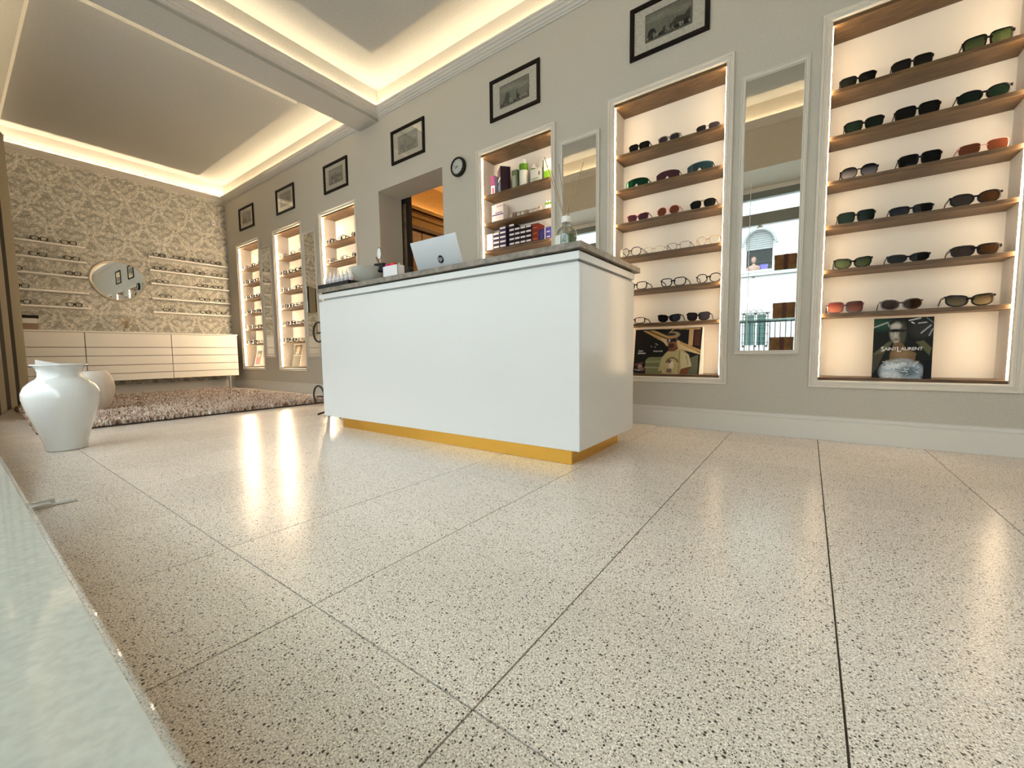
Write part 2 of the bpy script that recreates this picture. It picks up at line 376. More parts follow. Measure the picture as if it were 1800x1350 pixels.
# ---------------------------------------------------------------- tall wall mirrors
MIRX = [(-6.485, -6.215, 'narrow framed mirror right of the farthest niche'), (-5.293, -5.02, 'narrow framed mirror behind the counter end, right of the second niche'),
        (-1.535, -1.262, 'narrow framed mirror behind the reed diffuser'), (-.342, -.067, 'tall mirror reflecting the street, between the two large sunglasses niches')]
for a, b, l in MIRX:
    t = thing('wall_mirror', l, 'mirror', (a, D, .47))
    mb = MB(); rect_frame(mb, a, b, .495, 2.035, [(0, 0), (0, .016), (.004, .016), (.008, .010), (.014, .010), (.018, .016), (.023, .014), (.023, 0)], D); part('frame', mb, TRIM, t)
    part('mirror_glass', MB().box(a, b, D - .004, D, .495, 2.035), MIRROR, t)

# ---------------------------------------------------------------- framed engravings
def engraving(i):
    c = Canvas(110, 68, (.50, .465, .38)); c.rect(.17, .83, .2, .83, (.10, .09, .065)); c.rect(.19, .81, .25, .80, (.15, .14, .105))
    sky = (.21, .20, .15)
    c.ell(.4, .68, .2, .07, sky, .8).ell(.68, .62, .14, .06, sky, .8).grain(.07, 2)
    dk = (.008, .007, .006); md = (.04, .036, .026); lt = (.38, .36, .29)
    r = random.Random(i * 5 + 1)
    if i == 5: # domed roof and spire
        c.rect(.28, .42, .3, .45, md).ell(.35, .47, .05, .12, md).rect(.345, .355, .55, .63, md).poly([(.55, .34), (.565, .62), (.58, .34)], dk)
    if i == 4: c.rect(.395, .415, .3, .68, dk).rect(.25, .37, .26, .45, md).ell(.31, .46, .05, .05, dk).poly([(.44, .4), (.7, .4), (.76, .5), (.76, .33), (.44, .33)], md)
    if i == 3: c.ell(.36, .45, .09, .13, dk).rect(.47, .51, .28, .66, dk).rect(.51, .78, .42, .55, md)
    if i == 2: c.ell(.38, .4, .16, .1, dk).ell(.36, .41, .09, .06, lt).poly([(.5, .34), (.66, .58), (.72, .34)], md)
    if i == 1: c.rect(.3, .62, .33, .42, md).ell(.42, .44, .08, .05, dk).rect(.66, .7, .3, .52, md)
    if i == 6: c.ell(.27, .36, .06, .12, dk).poly([(.5, .36), (.62, .5), (.72, .47), (.8, .58), (.8, .34)], md)
    x = .2
    while x < .8:
        ww = r.uniform(.02, .06); hh = r.uniform(.04, .13); c.rect(x, min(x + ww, .8), .27, .28 + hh, (md, dk, (.2, .19, .15))[r.randrange(3)]); x += ww
    for _ in range(26): xx = r.uniform(.2, .8); c.ell(xx, r.uniform(.26, .33), .008, .02, (dk, lt)[r.random() < .4], .5)
    c.rect(.19, .81, .245, .262, dk).grain(.06); return c
PICX = [(-7.125, 'farthest framed engraving, nearest the papered end wall'), (-5.94, 'second framed engraving from the end wall, lamp glare on its glass'), (-4.748, 'third framed engraving from the end wall, left of the beam end'),
        (-3.491, 'framed engraving with a tall column, above the doorway'), (-2.212, 'framed engraving of a dome and spire, above the lotion niche'), (-1.026, 'largest looking framed engraving of a town with clouds, at the top edge of the photo')]
for i, (x0, l) in enumerate(PICX):
    z0, z1 = 2.404, 2.727; x1 = x0 + .484
    t = thing('framed_engraving', l, 'picture', (x0, D, z0), group='framed engravings above the niches')
    mb = MB(); rect_frame(mb, x0 + .028, x1 - .028, z0 + .028, z1 - .028, [(0, 0), (0, .010), (.004, .016), (.024, .018), (.028, .014), (.028, 0)], D); part('frame', mb, BLKFR, t)
    obj('print', engraving(i + 1).mesh('print', PRINT, (.024, -.004, .024), (.436, 0, 0), (0, 0, .275)), t)
    part('picture_glass', MB().box(x0 + .024, x1 - .024, D - .009, D - .0075, z0 + .024, z1 - .024), thin_glass('picture_glass', (1, 1, 1), -.01), t)

# wall clock
t = thing('wall_clock', 'small round black wall clock right of the doorway', 'clock', (-2.575, D, 2.148))
part('case', MB().lathe([(.079, 0), (.083, -.01), (.083, -.026), (.076, -.036), (.066, -.036), (.062, -.028)], (-2.575, D, 2.148), 40, 'y', cap=False), BLACK, t, True)
part('dial', MB().lathe([(0.0001, -.027), (.064, -.027), (.064, -.01)], (-2.575, D, 2.148), 40, 'y'), mat('clock_dial', (.6, .6, .55), .4), t)
for k in range(12):
    a = k * PI / 6; part('hour_mark', MB().box(-.0018, .0018, -.029, -.0275, .05, .058), BLACK, t, local=True).rotation_euler = (0, a, 0)
for nm, a, l, wd in (('hour_hand', 4.2, .032, .0045), ('minute_hand', 4.9, .05, .003)):
    part(nm, MB().box(-wd / 2, wd / 2, -.0315, -.030, -.008, l), BLACK, t, local=True).rotation_euler = (0, a, 0)
part('clock_glass', MB().lathe([(0.0001, -.0345), (.066, -.0335)], (-2.575, D, 2.148), 40, 'y', cap=False), GLASS, t)

# ---------------------------------------------------------------- doorway and the back room
ORW = noise_mat('ochre_wall', (.50, .31, .10), (.56, .36, .13), 30, .8)
x0, x1, zt = DOOR
mb = MB().box(-4.4, -4.3, D + .3, 6.3, -.1, 3.0).box(-4.4, -1.9, 6.2, 6.3, -.1, 3.0).box(-2.0, -1.9, D + .3, 6.3, -.1, 3.0)
struct('wall_back_room', mb, ORW)
struct('ceiling_back_room', MB().box(-4.4, -1.9, D + .3, 6.3, 2.78, 2.9), ORW)
struct('floor_back_room', MB().box(-4.4, -1.9, D, 6.3, -.1, -.001), noise_mat('back_floor', (.35, .3, .24), (.45, .4, .33), 200, .4))
t = struct('trim_4', MB().box(-4.3, -4.19, D + .3, 6.2, 2.35, 2.365).box(-4.20, -4.19, D + .3, 6.2, 2.35, 2.41).box(-4.3, -4.26, D + .3, 6.2, 2.30, 2.35), ORW)
part('led_strip', MB().box(-4.27, -4.25, D + .35, 6.1, 2.366, 2.37), mat('led_backroom', (1, .8, .5), emit=(1.0, .70, .36), es=26), t)
t = thing('wardrobe_cabinet', 'tall oak fronted cabinet seen through the doorway', 'cabinet', (-4.25, 4.6, 0))
part('body', MB().box(-4.29, -4.22, D + .34, 5.9, .01, 2.11), WOOD, t)
part('top_board', MB().bevbox(-4.29, -4.17, D + .34, 5.92, 2.11, 2.155, .004), WOODD, t)
for k in range(4):
    y0 = D + .36 + k * .66; d = part('door', MB().bevbox(-4.22, -4.20, y0, y0 + .65, .08, 2.09, .003), noise_mat('ochre_oak', (.30, .15, .04), (.42, .23, .07), 9, .45, stretch=(14, 1.2, 14)), t)
    part('handle', MB().box(-4.2, -4.185, y0 + .58, y0 + .59, .95, 1.15), STEEL, d)
t = struct('door_1', MB().box(-3.66, -3.612, D + .30, D + .34, 0, 2.235).box(-3.79, -3.76, D + .30, D + .34, 0, 2.235).box(-3.76, -3.66, D + .30, D + .34, 2.18, 2.235).box(-3.76, -3.66, D + .30, D + .34, 0, .08), BLACK)
part('door_glass', MB().box(-3.76, -3.66, D + .316, D + .322, .08, 2.18), thin_glass('smoked_glass', (.75, .78, .8), .12), t)
l = bpy.data.lights.new('back_room_lamp', 'POINT'); l.energy = 20; l.color = (1, .72, .38); l.shadow_soft_size = .12
o = bpy.data.objects.new('back_room_lamp', l); C.objects.link(o); o.location = (-2.9, 4.9, 2.5)
t = thing('ceiling_lamp', 'small round ceiling lamp in the back room', 'lamp', (-2.9, 4.9, 2.78))
part('canopy', MB().lathe([(.06, 0), (.06, -.03), (.02, -.05)], (-2.9, 4.9, 2.78), 20), STEEL, t)

# ---------------------------------------------------------------- display podium in the window bay
t = thing('display_podium', 'white podium with a glossy speckled glass top, bottom left foreground', 'podium', (-.85, -.22, 0))
part('base', MB().bevbox(BX0 + .001, BX1 - .001, -.50, .050, 0, .276, .003), WHITE, t)
part('stone_slab', MB().bevbox(BX0 + .002, BX1 - .002, -.50, .056, .276, .2905, .001), noise_mat('podium_slab', (.66, .65, .61), (.82, .81, .77), 140, .25, detail=8, lo=.3, hi=.7, coat=1.0), t)
GT = mat('glass_top', (.70, .70, .67), .05, spec=.8, coat=1.0, alpha=.2)
part('glass_sheet', MB().bevbox(BX0 + .003, BX1 - .003, -.50, .058, .291, .300, .0018, 2), GT, t)
# shop window
FR = mat('window_frame_grey', (.22, .24, .23), .35, .3); WY = -.5
mb = MB().box(BX0, BX1, WY - .03, WY + .03, .27, .33).box(BX0, BX1, WY - .04, WY + .04, 2.05, 2.19).box(BX0, BX1, WY - .03, WY + .04, 2.37, 2.45)
for xx in (BX0, -.95, .75, BX1 - .05): mb.box(xx, xx + .05, WY - .03, WY + .03, .3, 2.4) if xx != -.95 else None
struct('window_1', mb, FR)
wn_ = bpy.data.objects['window_1']
part('pane', MB().box(BX0, BX1, WY - .004, WY + .004, .32, 2.06), thin_glass('shop_glass', (.97, 1, .99), .02), wn_)
part('transom_pane', MB().box(BX0, BX1, WY - .004, WY + .004, 2.18, 2.38), thin_glass('transom_glass', (.80, .86, .84), .05), wn_)
struct('trim_5', MB().bevbox(BX0, BX1, WY - .08, WY + .06, 2.45, 2.5, .004), WHITE)
struct('wall_below_window', MB().box(BX0 - .12, BX1 + .12, -.62, -.53, -.1, .27), WHITE)
# ---------------------------------------------------------------- eyewear
def outline(w, h, n=3.0, lift=0.0, N=24, taper=0.0):
    pts = []
    for k in range(N):
        a = 2 * PI * k / N; c, s = math.cos(a), math.sin(a)
        x = w / 2 * math.copysign(abs(c) ** (2 / n), c); z = h / 2 * math.copysign(abs(s) ** (2 / n), s)
        x *= 1 + taper * z / h; z += lift * max(x, 0) / w * (1.0 if z > 0 else .45); pts.append((x, z))
    return pts
# name: lens w, lens h, exponent, outer lift, rim thickness, rim depth, taper, bridge height 0..1, temple height
STY = {'square': (.056, .045, 4.2, .004, .0052, .006, .10, .62, .010), 'wayfarer': (.055, .043, 3.4, .010, .0055, .006, .16, .60, .009), 'cateye': (.057, .039, 2.6, .016, .0052, .006, .14, .62, .009),
       'round': (.050, .046, 2.1, .003, .0026, .003, .0, .62, .004), 'rect': (.054, .030, 4.0, .004, .0044, .006, .06, .60, .007), 'slim': (.058, .031, 2.6, .010, .0052, .007, .10, .60, .010),
       'oval': (.060, .042, 2.2, .010, .0050, .006, .05, .62, .008), 'octagon': (.056, .048, 2.4, .002, .0032, .005, .0, .66, .007), 'aviator': (.058, .048, 2.5, .002, .0020, .003, .22, .74, .004),
       'flat': (.064, .040, 3.6, .004, .0062, .007, .20, .66, .013), 'rimless': (.056, .040, 3.4, .002, .0008, .002, .10, .62, .003), 'bold': (.050, .037, 3.2, .005, .0062, .006, .10, .60, .008), 'boldround': (.048, .041, 2.3, .004, .0058, .006, .04, .60, .007), 'optic': (.050, .036, 3.2, .005, .0044, .005, .10, .60, .006),
       'opticround': (.046, .040, 2.2, .003, .0038, .005, .04, .60, .005), 'wire': (.050, .034, 2.8, .003, .0020, .002, .06, .62, .003), 'shield': (.0, .050, 2.6, .0, .003, .004, .0, .8, .008)}
EYE = {}
def wrap(x): return 5.2 * x * x * .42        # the front curves back towards the temples
def eyewear_meshes(style, fm, lm):
    key = (style, fm.name, lm.name)
    if key in EYE: return EYE[key]
    w, h, n, lift, rt, rd, tap, bh, th = STY[style]; fr = MB(); lens = []
    gap = .017
    if style == 'shield':
        N = 22; W = .138; H = .052; vs = []; fs = []
        for i in range(N + 1):
            x = -W / 2 + W * i / N; u = abs(x) / (W / 2); top = H - .012 * u ** 3; bot = .004 * u + .022 * math.exp(-(x / .010) ** 2)
            for z in (bot, (bot + top) / 2, top): vs.append((x, wrap(x) * 1.5, z))
        for i in range(N):
            for k in range(2): fs.append((i * 3 + k, i * 3 + 3 + k, i * 3 + 4 + k, i * 3 + 1 + k))
        vs2 = [(x, y + .002, z) for x, y, z in vs]; m = len(vs)
        lens.append(MB().add(vs + vs2, fs + [tuple(i + m for i in f[::-1]) for f in fs]).data('lens', lm, True))
        fr.tube([vs[i * 3 + 2] for i in range(N + 1)], .0019, 5); ends = [(vs[0][0], vs[0][1]), (vs[-3][0], vs[-3][1])]; zh = H - .016; tl = .11
    else:
        cx = gap / 2 + w / 2; zc = h / 2 + rt
        for s in (-1, 1):
            o = [(s * x, z) for x, z in outline(w, h, n, lift, 24, tap)]
            zmin = min(z for _, z in o)
            o = [(x + s * cx, z - zmin + rt) for x, z in o]; mx = sum(p[0] for p in o) / len(o); mz = sum(p[1] for p in o) / len(o)
            def off(p, d): l = math.hypot(p[0] - mx, p[1] - mz); return (p[0] + (p[0] - mx) / l * d, p[1] + (p[1] - mz) / l * d)
            ring = []; m = len(o)
            for d, yy in ((rt, 0), (0, 0), (0, rd), (rt, rd)): ring += [(off(p, d)[0], wrap(off(p, d)[0]) + yy, off(p, d)[1]) for p in o]
            fr.add(ring, [(a * m + k, a * m + (k + 1) % m, ((a + 1) % 4) * m + (k + 1) % m, ((a + 1) % 4) * m + k) for a in range(4) for k in range(m)])
            q = [off(p, .0003) for p in o]
            vs = [(x, wrap(x) + rd * .4, z) for x, z in q] + [(mx, wrap(mx) + rd * .4 - .001, mz)] + [(x, wrap(x) + rd * .4 + .0018, z) for x, z in q] + [(mx, wrap(mx) + rd * .4 + .0008, mz)]
            fs = [(k, (k + 1) % m, m) for k in range(m)] + [((k + 1) % m + m + 1, k + m + 1, 2 * m + 1) for k in range(m)]
            lens.append(MB().add(vs, fs).data('lens', lm, True))
        zb = rt + h * bh; t = max(rt, .0016)
        fr.tube([(-gap / 2 - .003, .002, zb - .001), (-gap / 4, .0005, zb + .003), (gap / 4, .0005, zb + .003), (gap / 2 + .003, .002, zb - .001)], t * .8, 6)
        if style == 'aviator': fr.tube([(-gap / 2 - .006, .002, zb + .009), (gap / 2 + .006, .002, zb + .009)], t * .8, 6)
        W = gap + 2 * w + 2 * rt; ends = [(-W / 2, wrap(W / 2)), (W / 2, wrap(W / 2))]; zh = rt + h * .72 + lift * .6; tl = .118
        for s in (-1, 1): fr.box(min(s * (W / 2 - .004), s * (W / 2 + .003)), max(s * (W / 2 - .004), s * (W / 2 + .003)), wrap(W / 2) - .002, wrap(W / 2) + .006, zh - max(th, .004) / 2, zh + max(th, .004) / 2)
    temp = []
    for (ex, ey) in ends:
        tb = MB().ribbon([(ex, ey + .004, zh), (ex, ey + .03, zh), (ex, ey + tl * .62, zh - .002), (ex, ey + tl * .75, zh - .010), (ex, ey + tl, max(zh - .030, .003))], .0030, [th, th * .85, th * .7, th * .7, th * .6])
        temp.append(tb.data('temple', fm))
    EYE[key] = (fr.data('frame', fm, style in ('round', 'aviator', 'wire', 'rimless')), lens, temp, max(e[0] for e in ends) * 2); return EYE[key]
def lens_mat(name, top, bot=None, alpha=.92):
    if name in MATS: return MATS[name]
    m = mat(name, top, .07, spec=.12, coat=.0, alpha=alpha); N, L, b = nt(m)
    if bot:      # graduated tint of the lens itself
        tc = N.new('ShaderNodeTexCoord'); sx = N.new('ShaderNodeSeparateXYZ'); cr = N.new('ShaderNodeValToRGB'); mp = N.new('ShaderNodeMapRange')
        mp.inputs[1].default_value = .004; mp.inputs[2].default_value = .045
        cr.color_ramp.elements[0].color = (*bot, 1); cr.color_ramp.elements[1].color = (*top, 1)
        L.new(tc.outputs['Object'], sx.inputs[0]); L.new(sx.outputs[2], mp.inputs[0]); L.new(mp.outputs[0], cr.inputs[0]); L.new(cr.outputs[0], b.inputs['Base Color'])
    return m
FB = mat('acetate_black', (.007, .006, .006), .25, spec=.15); FBR = mat('acetate_tortoise', (.055, .022, .012), .2, coat=.4); FR_RED = mat('acetate_red', (.22, .02, .03), .2, coat=.4)
FGOLD = mat('gold_wire', (.72, .45, .20), .25, 1.0); FGUN = mat('gunmetal_wire', (.10, .09, .09), .3, .8); FPINK = mat('pink_metal', (.75, .32, .28), .3, .6); FBUR = mat('acetate_burgundy', (.07, .012, .012), .2, coat=.4); FBLUE = mat('acetate_blue', (.05, .13, .19), .15, coat=.4); FGREY = mat('clear_grey_plastic', (.25, .22, .19), .2)
LBK = lens_mat('lens_black', (.006, .007, .007), alpha=.97); LGN = lens_mat('lens_green', (.03, .05, .015), (.09, .11, .04), .9); LGR = lens_mat('lens_grey_fade', (.008, .008, .012), (.24, .22, .23), .9)
LPK = lens_mat('lens_rose', (.10, .014, .010), (.36, .12, .07), .95); LBR = lens_mat('lens_brown', (.03, .014, .006), alpha=.93); LBG = lens_mat('lens_brown_fade', (.018, .010, .007), (.22, .17, .09), .92)
LRB = lens_mat('lens_redbrown', (.13, .035, .016), alpha=.9); LDG = lens_mat('lens_dark_green', (.008, .018, .012), alpha=.95); LMG = lens_mat('lens_mirror_green', (.008, .06, .035), alpha=.95); LMB = lens_mat('lens_mirror_blue', (.035, .075, .095), alpha=.95); LPU = lens_mat('lens_plum', (.055, .022, .03), alpha=.95); LPR = lens_mat('lens_purple_grey', (.03, .024, .03), alpha=.95)
LCL = thin_glass('lens_clear', (.985, .985, .98), .0)
MATS['lens_mirror_green'].node_tree.nodes['Principled BSDF'].inputs['Metallic'].default_value = .5
MATS['lens_mirror_blue'].node_tree.nodes['Principled BSDF'].inputs['Metallic'].default_value = .6
def eyewear(x, y, z, width, style, fm, lm, label, group, rz=0.0, cat='glasses', name=None):
    fr, ln, tp, W = eyewear_meshes(style, fm, lm)
    t = thing(name or ('sunglasses' if lm is not LCL else 'eyeglasses'), label, cat, (x, y, z + .0004), rz, group)
    s = width / W
    for nm, mes in (('frame', [fr]), ('lens', ln), ('temple', tp)):
        for me in mes: o = obj(nm, me, t); o.scale = (s, s, s)
    return t
def row(z, items, where, group, y=D + .040):
    for x, wd, st, fm, lm, l in items: eyewear(x, y, z, wd, st, fm, lm, l + ', ' + where, group, cat='sunglasses' if lm is not LCL else 'glasses')
G7 = 'sunglasses in the rightmost niche'; W7 = 'rightmost niche'
row(SHZ[0], [(.158, .143, 'wayfarer', FB, LBK, 'slim black sunglasses, left on top shelf'), (.361, .146, 'square', FB, LBK, 'flat topped black sunglasses, middle of top shelf'), (.609, .156, 'square', FB, LGN, 'big black sunglasses with olive lenses, right on top shelf')], W7, G7)
row(SHZ[1], [(.191, .155, 'wayfarer', FB, LDG, 'soft edged black sunglasses, left on second shelf'), (.389, .160, 'square', FB, LBK, 'angular black sunglasses, middle of second shelf'), (.609, .168, 'oval', FB, LDG, 'large oval black sunglasses, right on second shelf')], W7, G7)
row(SHZ[2], [(.181, .150, 'octagon', FB, LGR, 'octagonal sunglasses with grey fading lenses, third shelf'), (.408, .152, 'square', FB, LBK, 'squared black sunglasses, middle of third shelf'), (.618, .158, 'rimless', FPINK, LRB, 'rimless sunglasses with red brown lenses, third shelf')], W7, G7)
row(SHZ[3], [(.178, .152, 'square', FB, LDG, 'rectangular dark green sunglasses, left on fourth shelf'), (.388, .157, 'rect', FB, LBK, 'low rectangular black sunglasses, middle of fourth shelf'), (.605, .164, 'oval', FB, LBR, 'oval black sunglasses, right on fourth shelf')], W7, G7)
row(SHZ[4], [(.174, .155, 'cateye', FB, LGN, 'cat eye sunglasses with green lenses, fifth shelf'), (.388, .155, 'slim', FB, LBK, 'slim sporty black sunglasses, fifth shelf'), (.617, .160, 'flat', FB, LBR, 'thick flat top sunglasses with brown lenses, fifth shelf')], W7, G7)
row(SHZ[5], [(.150, .152, 'square', FBUR, LPK, 'square burgundy sunglasses with rose lenses, lowest shelf'), (.371, .156, 'oval', FBR, LBR, 'brown tortoise oval sunglasses, lowest shelf'), (.609, .160, 'cateye', FB, LBG, 'cat eye sunglasses with fading brown lenses, lowest shelf')], W7, G7)
G6 = 'eyewear in the middle right niche'; W6 = 'middle right niche'
row(SHZ[0], [(-.978, .136, 'wayfarer', FB, LBK, 'dark angular sunglasses, left on top shelf'), (-.782, .136, 'oval', FGREY, LPR, 'grey oval sunglasses, middle of top shelf'), (-.552, .127, 'rimless', FGUN, LPR, 'rimless sunglasses with dark round lenses, top shelf')], W6, G6)
row(SHZ[1], [(-.992, .150, 'shield', FB, LMG, 'green mirrored shield sunglasses, second shelf'), (-.788, .146, 'shield', FBR, LPU, 'plum coloured shield sunglasses, second shelf'), (-.592, .150, 'shield', FBLUE, LMB, 'blue mirrored goggle sunglasses, second shelf')], W6, G6)
row(SHZ[2], [(-.982, .143, 'cateye', FR_RED, LPU, 'red cat eye sunglasses, third shelf'), (-.78, .142, 'round', FPINK, LRB, 'small round red brown sunglasses, third shelf'), (-.57, .147, 'aviator', FB, LBK, 'black aviator sunglasses, third shelf')], W6, G6)
row(SHZ[3], [(-1.031, .150, 'opticround', FGUN, LCL, 'round dark wire eyeglasses, leftmost on fourth shelf'), (-.87, .138, 'wire', FGOLD, LCL, 'pale wire eyeglasses, second on fourth shelf'), (-.71, .146, 'wire', FGUN, LCL, 'grey wire eyeglasses, third on fourth shelf'), (-.535, .135, 'round', FGOLD, LCL, 'round gold wire eyeglasses, rightmost on fourth shelf')], W6, G6)
row(SHZ[4], [(-.99, .153, 'optic', FB, LCL, 'black rimmed eyeglasses half behind the counter edge, fifth shelf'), (-.74, .158, 'optic', FB, LCL, 'bold black rectangular eyeglasses, middle of fifth shelf'), (-.526, .142, 'opticround', FB, LCL, 'thin black round eyeglasses, right on fifth shelf')], W6, G6)
row(SHZ[5], [(-1.0, .150, 'rect', FB, LCL, 'black eyeglasses half behind the counter edge, lowest shelf'), (-.764, .145, 'cateye', FB, LBK, 'black cat eye sunglasses, middle of lowest shelf'), (-.583, .136, 'wayfarer', FB, LPR, 'black sunglasses with dark purple lenses, lowest shelf')], W6, G6)
ORD = ['first', 'second', 'third', 'fourth']; SH = ['top', 'second', 'third', 'fourth', 'fifth', 'lowest']
fs_ = [('bold', FB, 'black'), ('boldround', FB, 'black round'), ('bold', FB, 'black rectangular'), ('bold', FBR, 'brown'), ('wire', FGUN, 'thin wire'), ('square', FB, 'bold black'), ('opticround', FGREY, 'pale grey'), ('wayfarer', FBR, 'dark tortoise')]
rr = random.Random(3)
for ni, nn, rows_ in ((0, 'farthest niche', 6), (1, 'second niche from end', 6), (2, 'niche left of doorway', 3)):
    a, b = NICH[ni]
    for r in range(rows_):
        n = 3 if ni == 2 or (r == 0) else 4
        for k in range(n):
            st, fm, nm = fs_[rr.randrange(8)]
            eyewear(a + .09 + (b - a - .18) * k / (n - 1) + rr.uniform(-.008, .008), D + .040, SHZ[r], .140, st, fm, LCL, '%s eyeglasses, %s from left on %s shelf, %s' % (nm, ORD[k], SH[r], nn), 'eyeglasses in the far niches')

# advertising cards and posters in the niches
def poster_a():      # woman in dark glasses lying on leather, silver dress
    c = Canvas(110, 156, (.012, .013, .012)); g = (.05, .05, .035)
    c.ell(.12, .9, .25, .1, (.02, .06, .04), .9).line(0, .85, .24, .93, .012, (.42, .42, .40)).line(.24, .93, .27, .86, .010, (.3, .3, .28))
    c.poly([(0, .40), (.28, .62), (.34, .60), (.2, .42), (.08, .38)], (.10, .10, .06)).poly([(0, .38), (.2, .42), (.1, .18), (0, .05)], (.06, .055, .04)).poly([(.72, .6), (.95, .38), (.98, .5), (.85, .62)], (.09, .09, .05))
    c.ell(.82, .8, .2, .14, (.03, .03, .03), .6).line(.6, .95, .78, .98, .012, (.5, .5, .5)).line(.75, .9, .88, .91, .009, (.45, .45, .45)).line(.8, .74, .95, .86, .012, (.35, .36, .36)).line(.93, .7, .98, .8, .012, (.3, .3, .3)).line(.64, .92, .68, .90, .01, (.6, .6, .6)).line(.88, .98, .99, .9, .007, (.2, .22, .2))
    c.ell(.42, .92, .13, .07, (.015, .015, .015), .4)
    c.ell(.40, .76, .115, .165, (.34, .32, .27), .35).ell(.50, .74, .06, .17, (.07, .065, .05), .6).ell(.38, .86, .09, .045, (.46, .44, .38), .6).ell(.37, .79, .105, .028, (.012, .012, .012), .3).ell(.50, .785, .06, .022, (.015, .015, .015), .3)
    c.poly([(.38, .78), (.41, .69), (.36, .68)], (.52, .49, .43), .8).ell(.395, .645, .038, .014, (.20, .09, .08), .6).ell(.40, .60, .045, .02, (.36, .33, .28), .6)
    c.poly([(.36, .58), (.48, .60), (.60, .47), (.74, .42), (.72, .30), (.30, .28), (.30, .40)], (.17, .105, .055)).ell(.5, .4, .14, .07, (.25, .16, .085), .9)
    c.ell(.5, .12, .36, .20, (.34, .42, .50), .25).ell(.42, .20, .2, .06, (.62, .68, .72), .8).ell(.62, .12, .16, .09, (.12, .16, .20), .9).ell(.33, .05, .15, .06, (.60, .66, .70), .9)
    r = random.Random(2)
    for _ in range(60): x, y = r.uniform(.18, .8), r.uniform(.0, .28); c.line(x, y, x + r.uniform(-.05, .06), y + r.uniform(-.02, .02), .006, r.choice([(.7, .75, .78), (.10, .13, .17), (.5, .56, .6)]))
    for k in range(14): c.line(.2 + k * .042, .27 + .03 * math.sin(k), .235 + k * .042, .28, .009, (.30, .25, .18))
    c.rect(.86, 1, 0, .3, (.008, .008, .012)).grain(.12); return c
def poster_b():      # man in cap and sunglasses in front of a vintage aeroplane wing
    c = Canvas(176, 128, (.012, .011, .012)); y1 = (.42, .27, .10); y2 = (.55, .42, .24)
    c.poly([(.12, .97), (.30, .97), (1, .52), (1, .42), (.55, .62)], y1).poly([(.17, .97), (.22, .97), (1, .47), (1, .44)], (.10, .05, .03)).poly([(.4, .80), (.62, .72), (1, .45), (1, .43), (.5, .62)], y2)
    c.poly([(.30, 1), (.98, .95), (.98, .98), (.4, 1)], y1).rect(.82, .88, .62, .97, (.45, .30, .16)).rect(.90, .98, .62, .93, (.06, .025, .02)).line(.52, .88, .6, 1, .012, (.35, .26, .12))
    c.poly([(.20, .02), (.19, .3), (.24, .37), (.44, .38), (.47, 0), (.22, 0)], (.16, .17, .09)).line(.20, .27, .45, .28, .012, (.28, .29, .18)).line(.19, .14, .46, .14, .012, (.30, .31, .20)).line(.2, .2, .46, .2, .01, (.09, .10, .05))
    c.poly([(.84, 0), (.85, .35), (.97, .42), (.98, 0)], (.10, .11, .07))
    c.line(.04, .2, .14, .24, .02, (.12, .06, .05)).ell(.11, .16, .035, .05, (.30, .20, .17), .6).ell(.13, .10, .05, .04, (.18, .13, .12), .7).line(.03, .09, .1, .07, .009, (.4, .38, .36))
    for x, y in ((.34, .67), (.33, .60), (.27, .61), (.36, .65)): c.ell(x, y, .008, .01, (.5, .45, .4), .5)
    c.poly([(.40, .06), (.44, .36), (.52, .50), (.62, .56), (.74, .54), (.84, .42), (.89, .18), (.74, .11), (.72, 0), (.46, 0), (.46, .08)], (.40, .335, .165))
    c.poly([(.72, .50), (.84, .42), (.89, .18), (.74, .11)], (.47, .41, .25)).line(.70, .5, .71, .02, .008, (.22, .17, .08)).line(.80, .4, .84, .2, .008, (.28, .23, .12))
    c.poly([(.74, .10), (.87, .16), (.84, 0), (.72, 0)], (.16, .06, .03))
    c.poly([(.53, .50), (.55, .66), (.66, .66), (.68, .56), (.62, .50)], (.13, .05, .035)).ell(.585, .72, .075, .17, (.24, .105, .055), .3).ell(.575, .62, .05, .06, (.06, .025, .02), .6).ell(.60, .86, .088, .065, (.30, .23, .13), .3).ell(.56, .87, .07, .03, (.03, .02, .02), .4).ell(.56, .80, .06, .025, (.42, .20, .10), .5)
    c.ell(.545, .735, .045, .042, (.015, .015, .02), .3).ell(.61, .745, .04, .042, (.015, .015, .02), .3).ell(.54, .735, .012, .03, (.5, .5, .5), .7).poly([(.655, .74), (.70, .72), (.70, .56), (.66, .60)], (.55, .38, .22))
    for k in range(9): a = .3 + k * .33; c.ell(.60 + .085 * math.cos(a), .24 + .12 * math.sin(a), .013, .017, (.09, .05, .05), .5)
    c.ell(.595, .20, .035, .09, (.62, .50, .36), .5).ell(.56, .28, .03, .04, (.12, .07, .06), .6).rect(.53, .60, .03, .12, (.16, .10, .09)).grain(.10); return c
def card(name, label, x0, wd, z0, ht, yb, yt, c, edge, group=None, dx=0):
    t = thing(name, label, 'poster', (x0, yb, z0)); L = Vector((0, yt - yb, ht))
    th = .005; n = Vector((0, ht, -(yt - yb))).normalized() * th
    vs = [(0, 0, 0), (wd, 0, 0), (wd + dx, L.y, L.z), (dx, L.y, L.z)]; vs += [tuple(Vector(v) + n) for v in vs]
    vs = [(a, b, max(c_, 0)) for a, b, c_ in vs]
    part('board', MB().add(vs, [(0, 1, 2, 3), (7, 6, 5, 4), (0, 4, 5, 1), (1, 5, 6, 2), (2, 6, 7, 3), (3, 7, 4, 0)]), edge, t, local=True)
    e = Vector((0, -.0006, 0)); obj('printed_face', c.mesh('printed_face', PRINTG, (0, -.0006, .0), (wd, 0, 0), (dx, L.y, L.z)), t); return t
zs = ZN0 + .0157
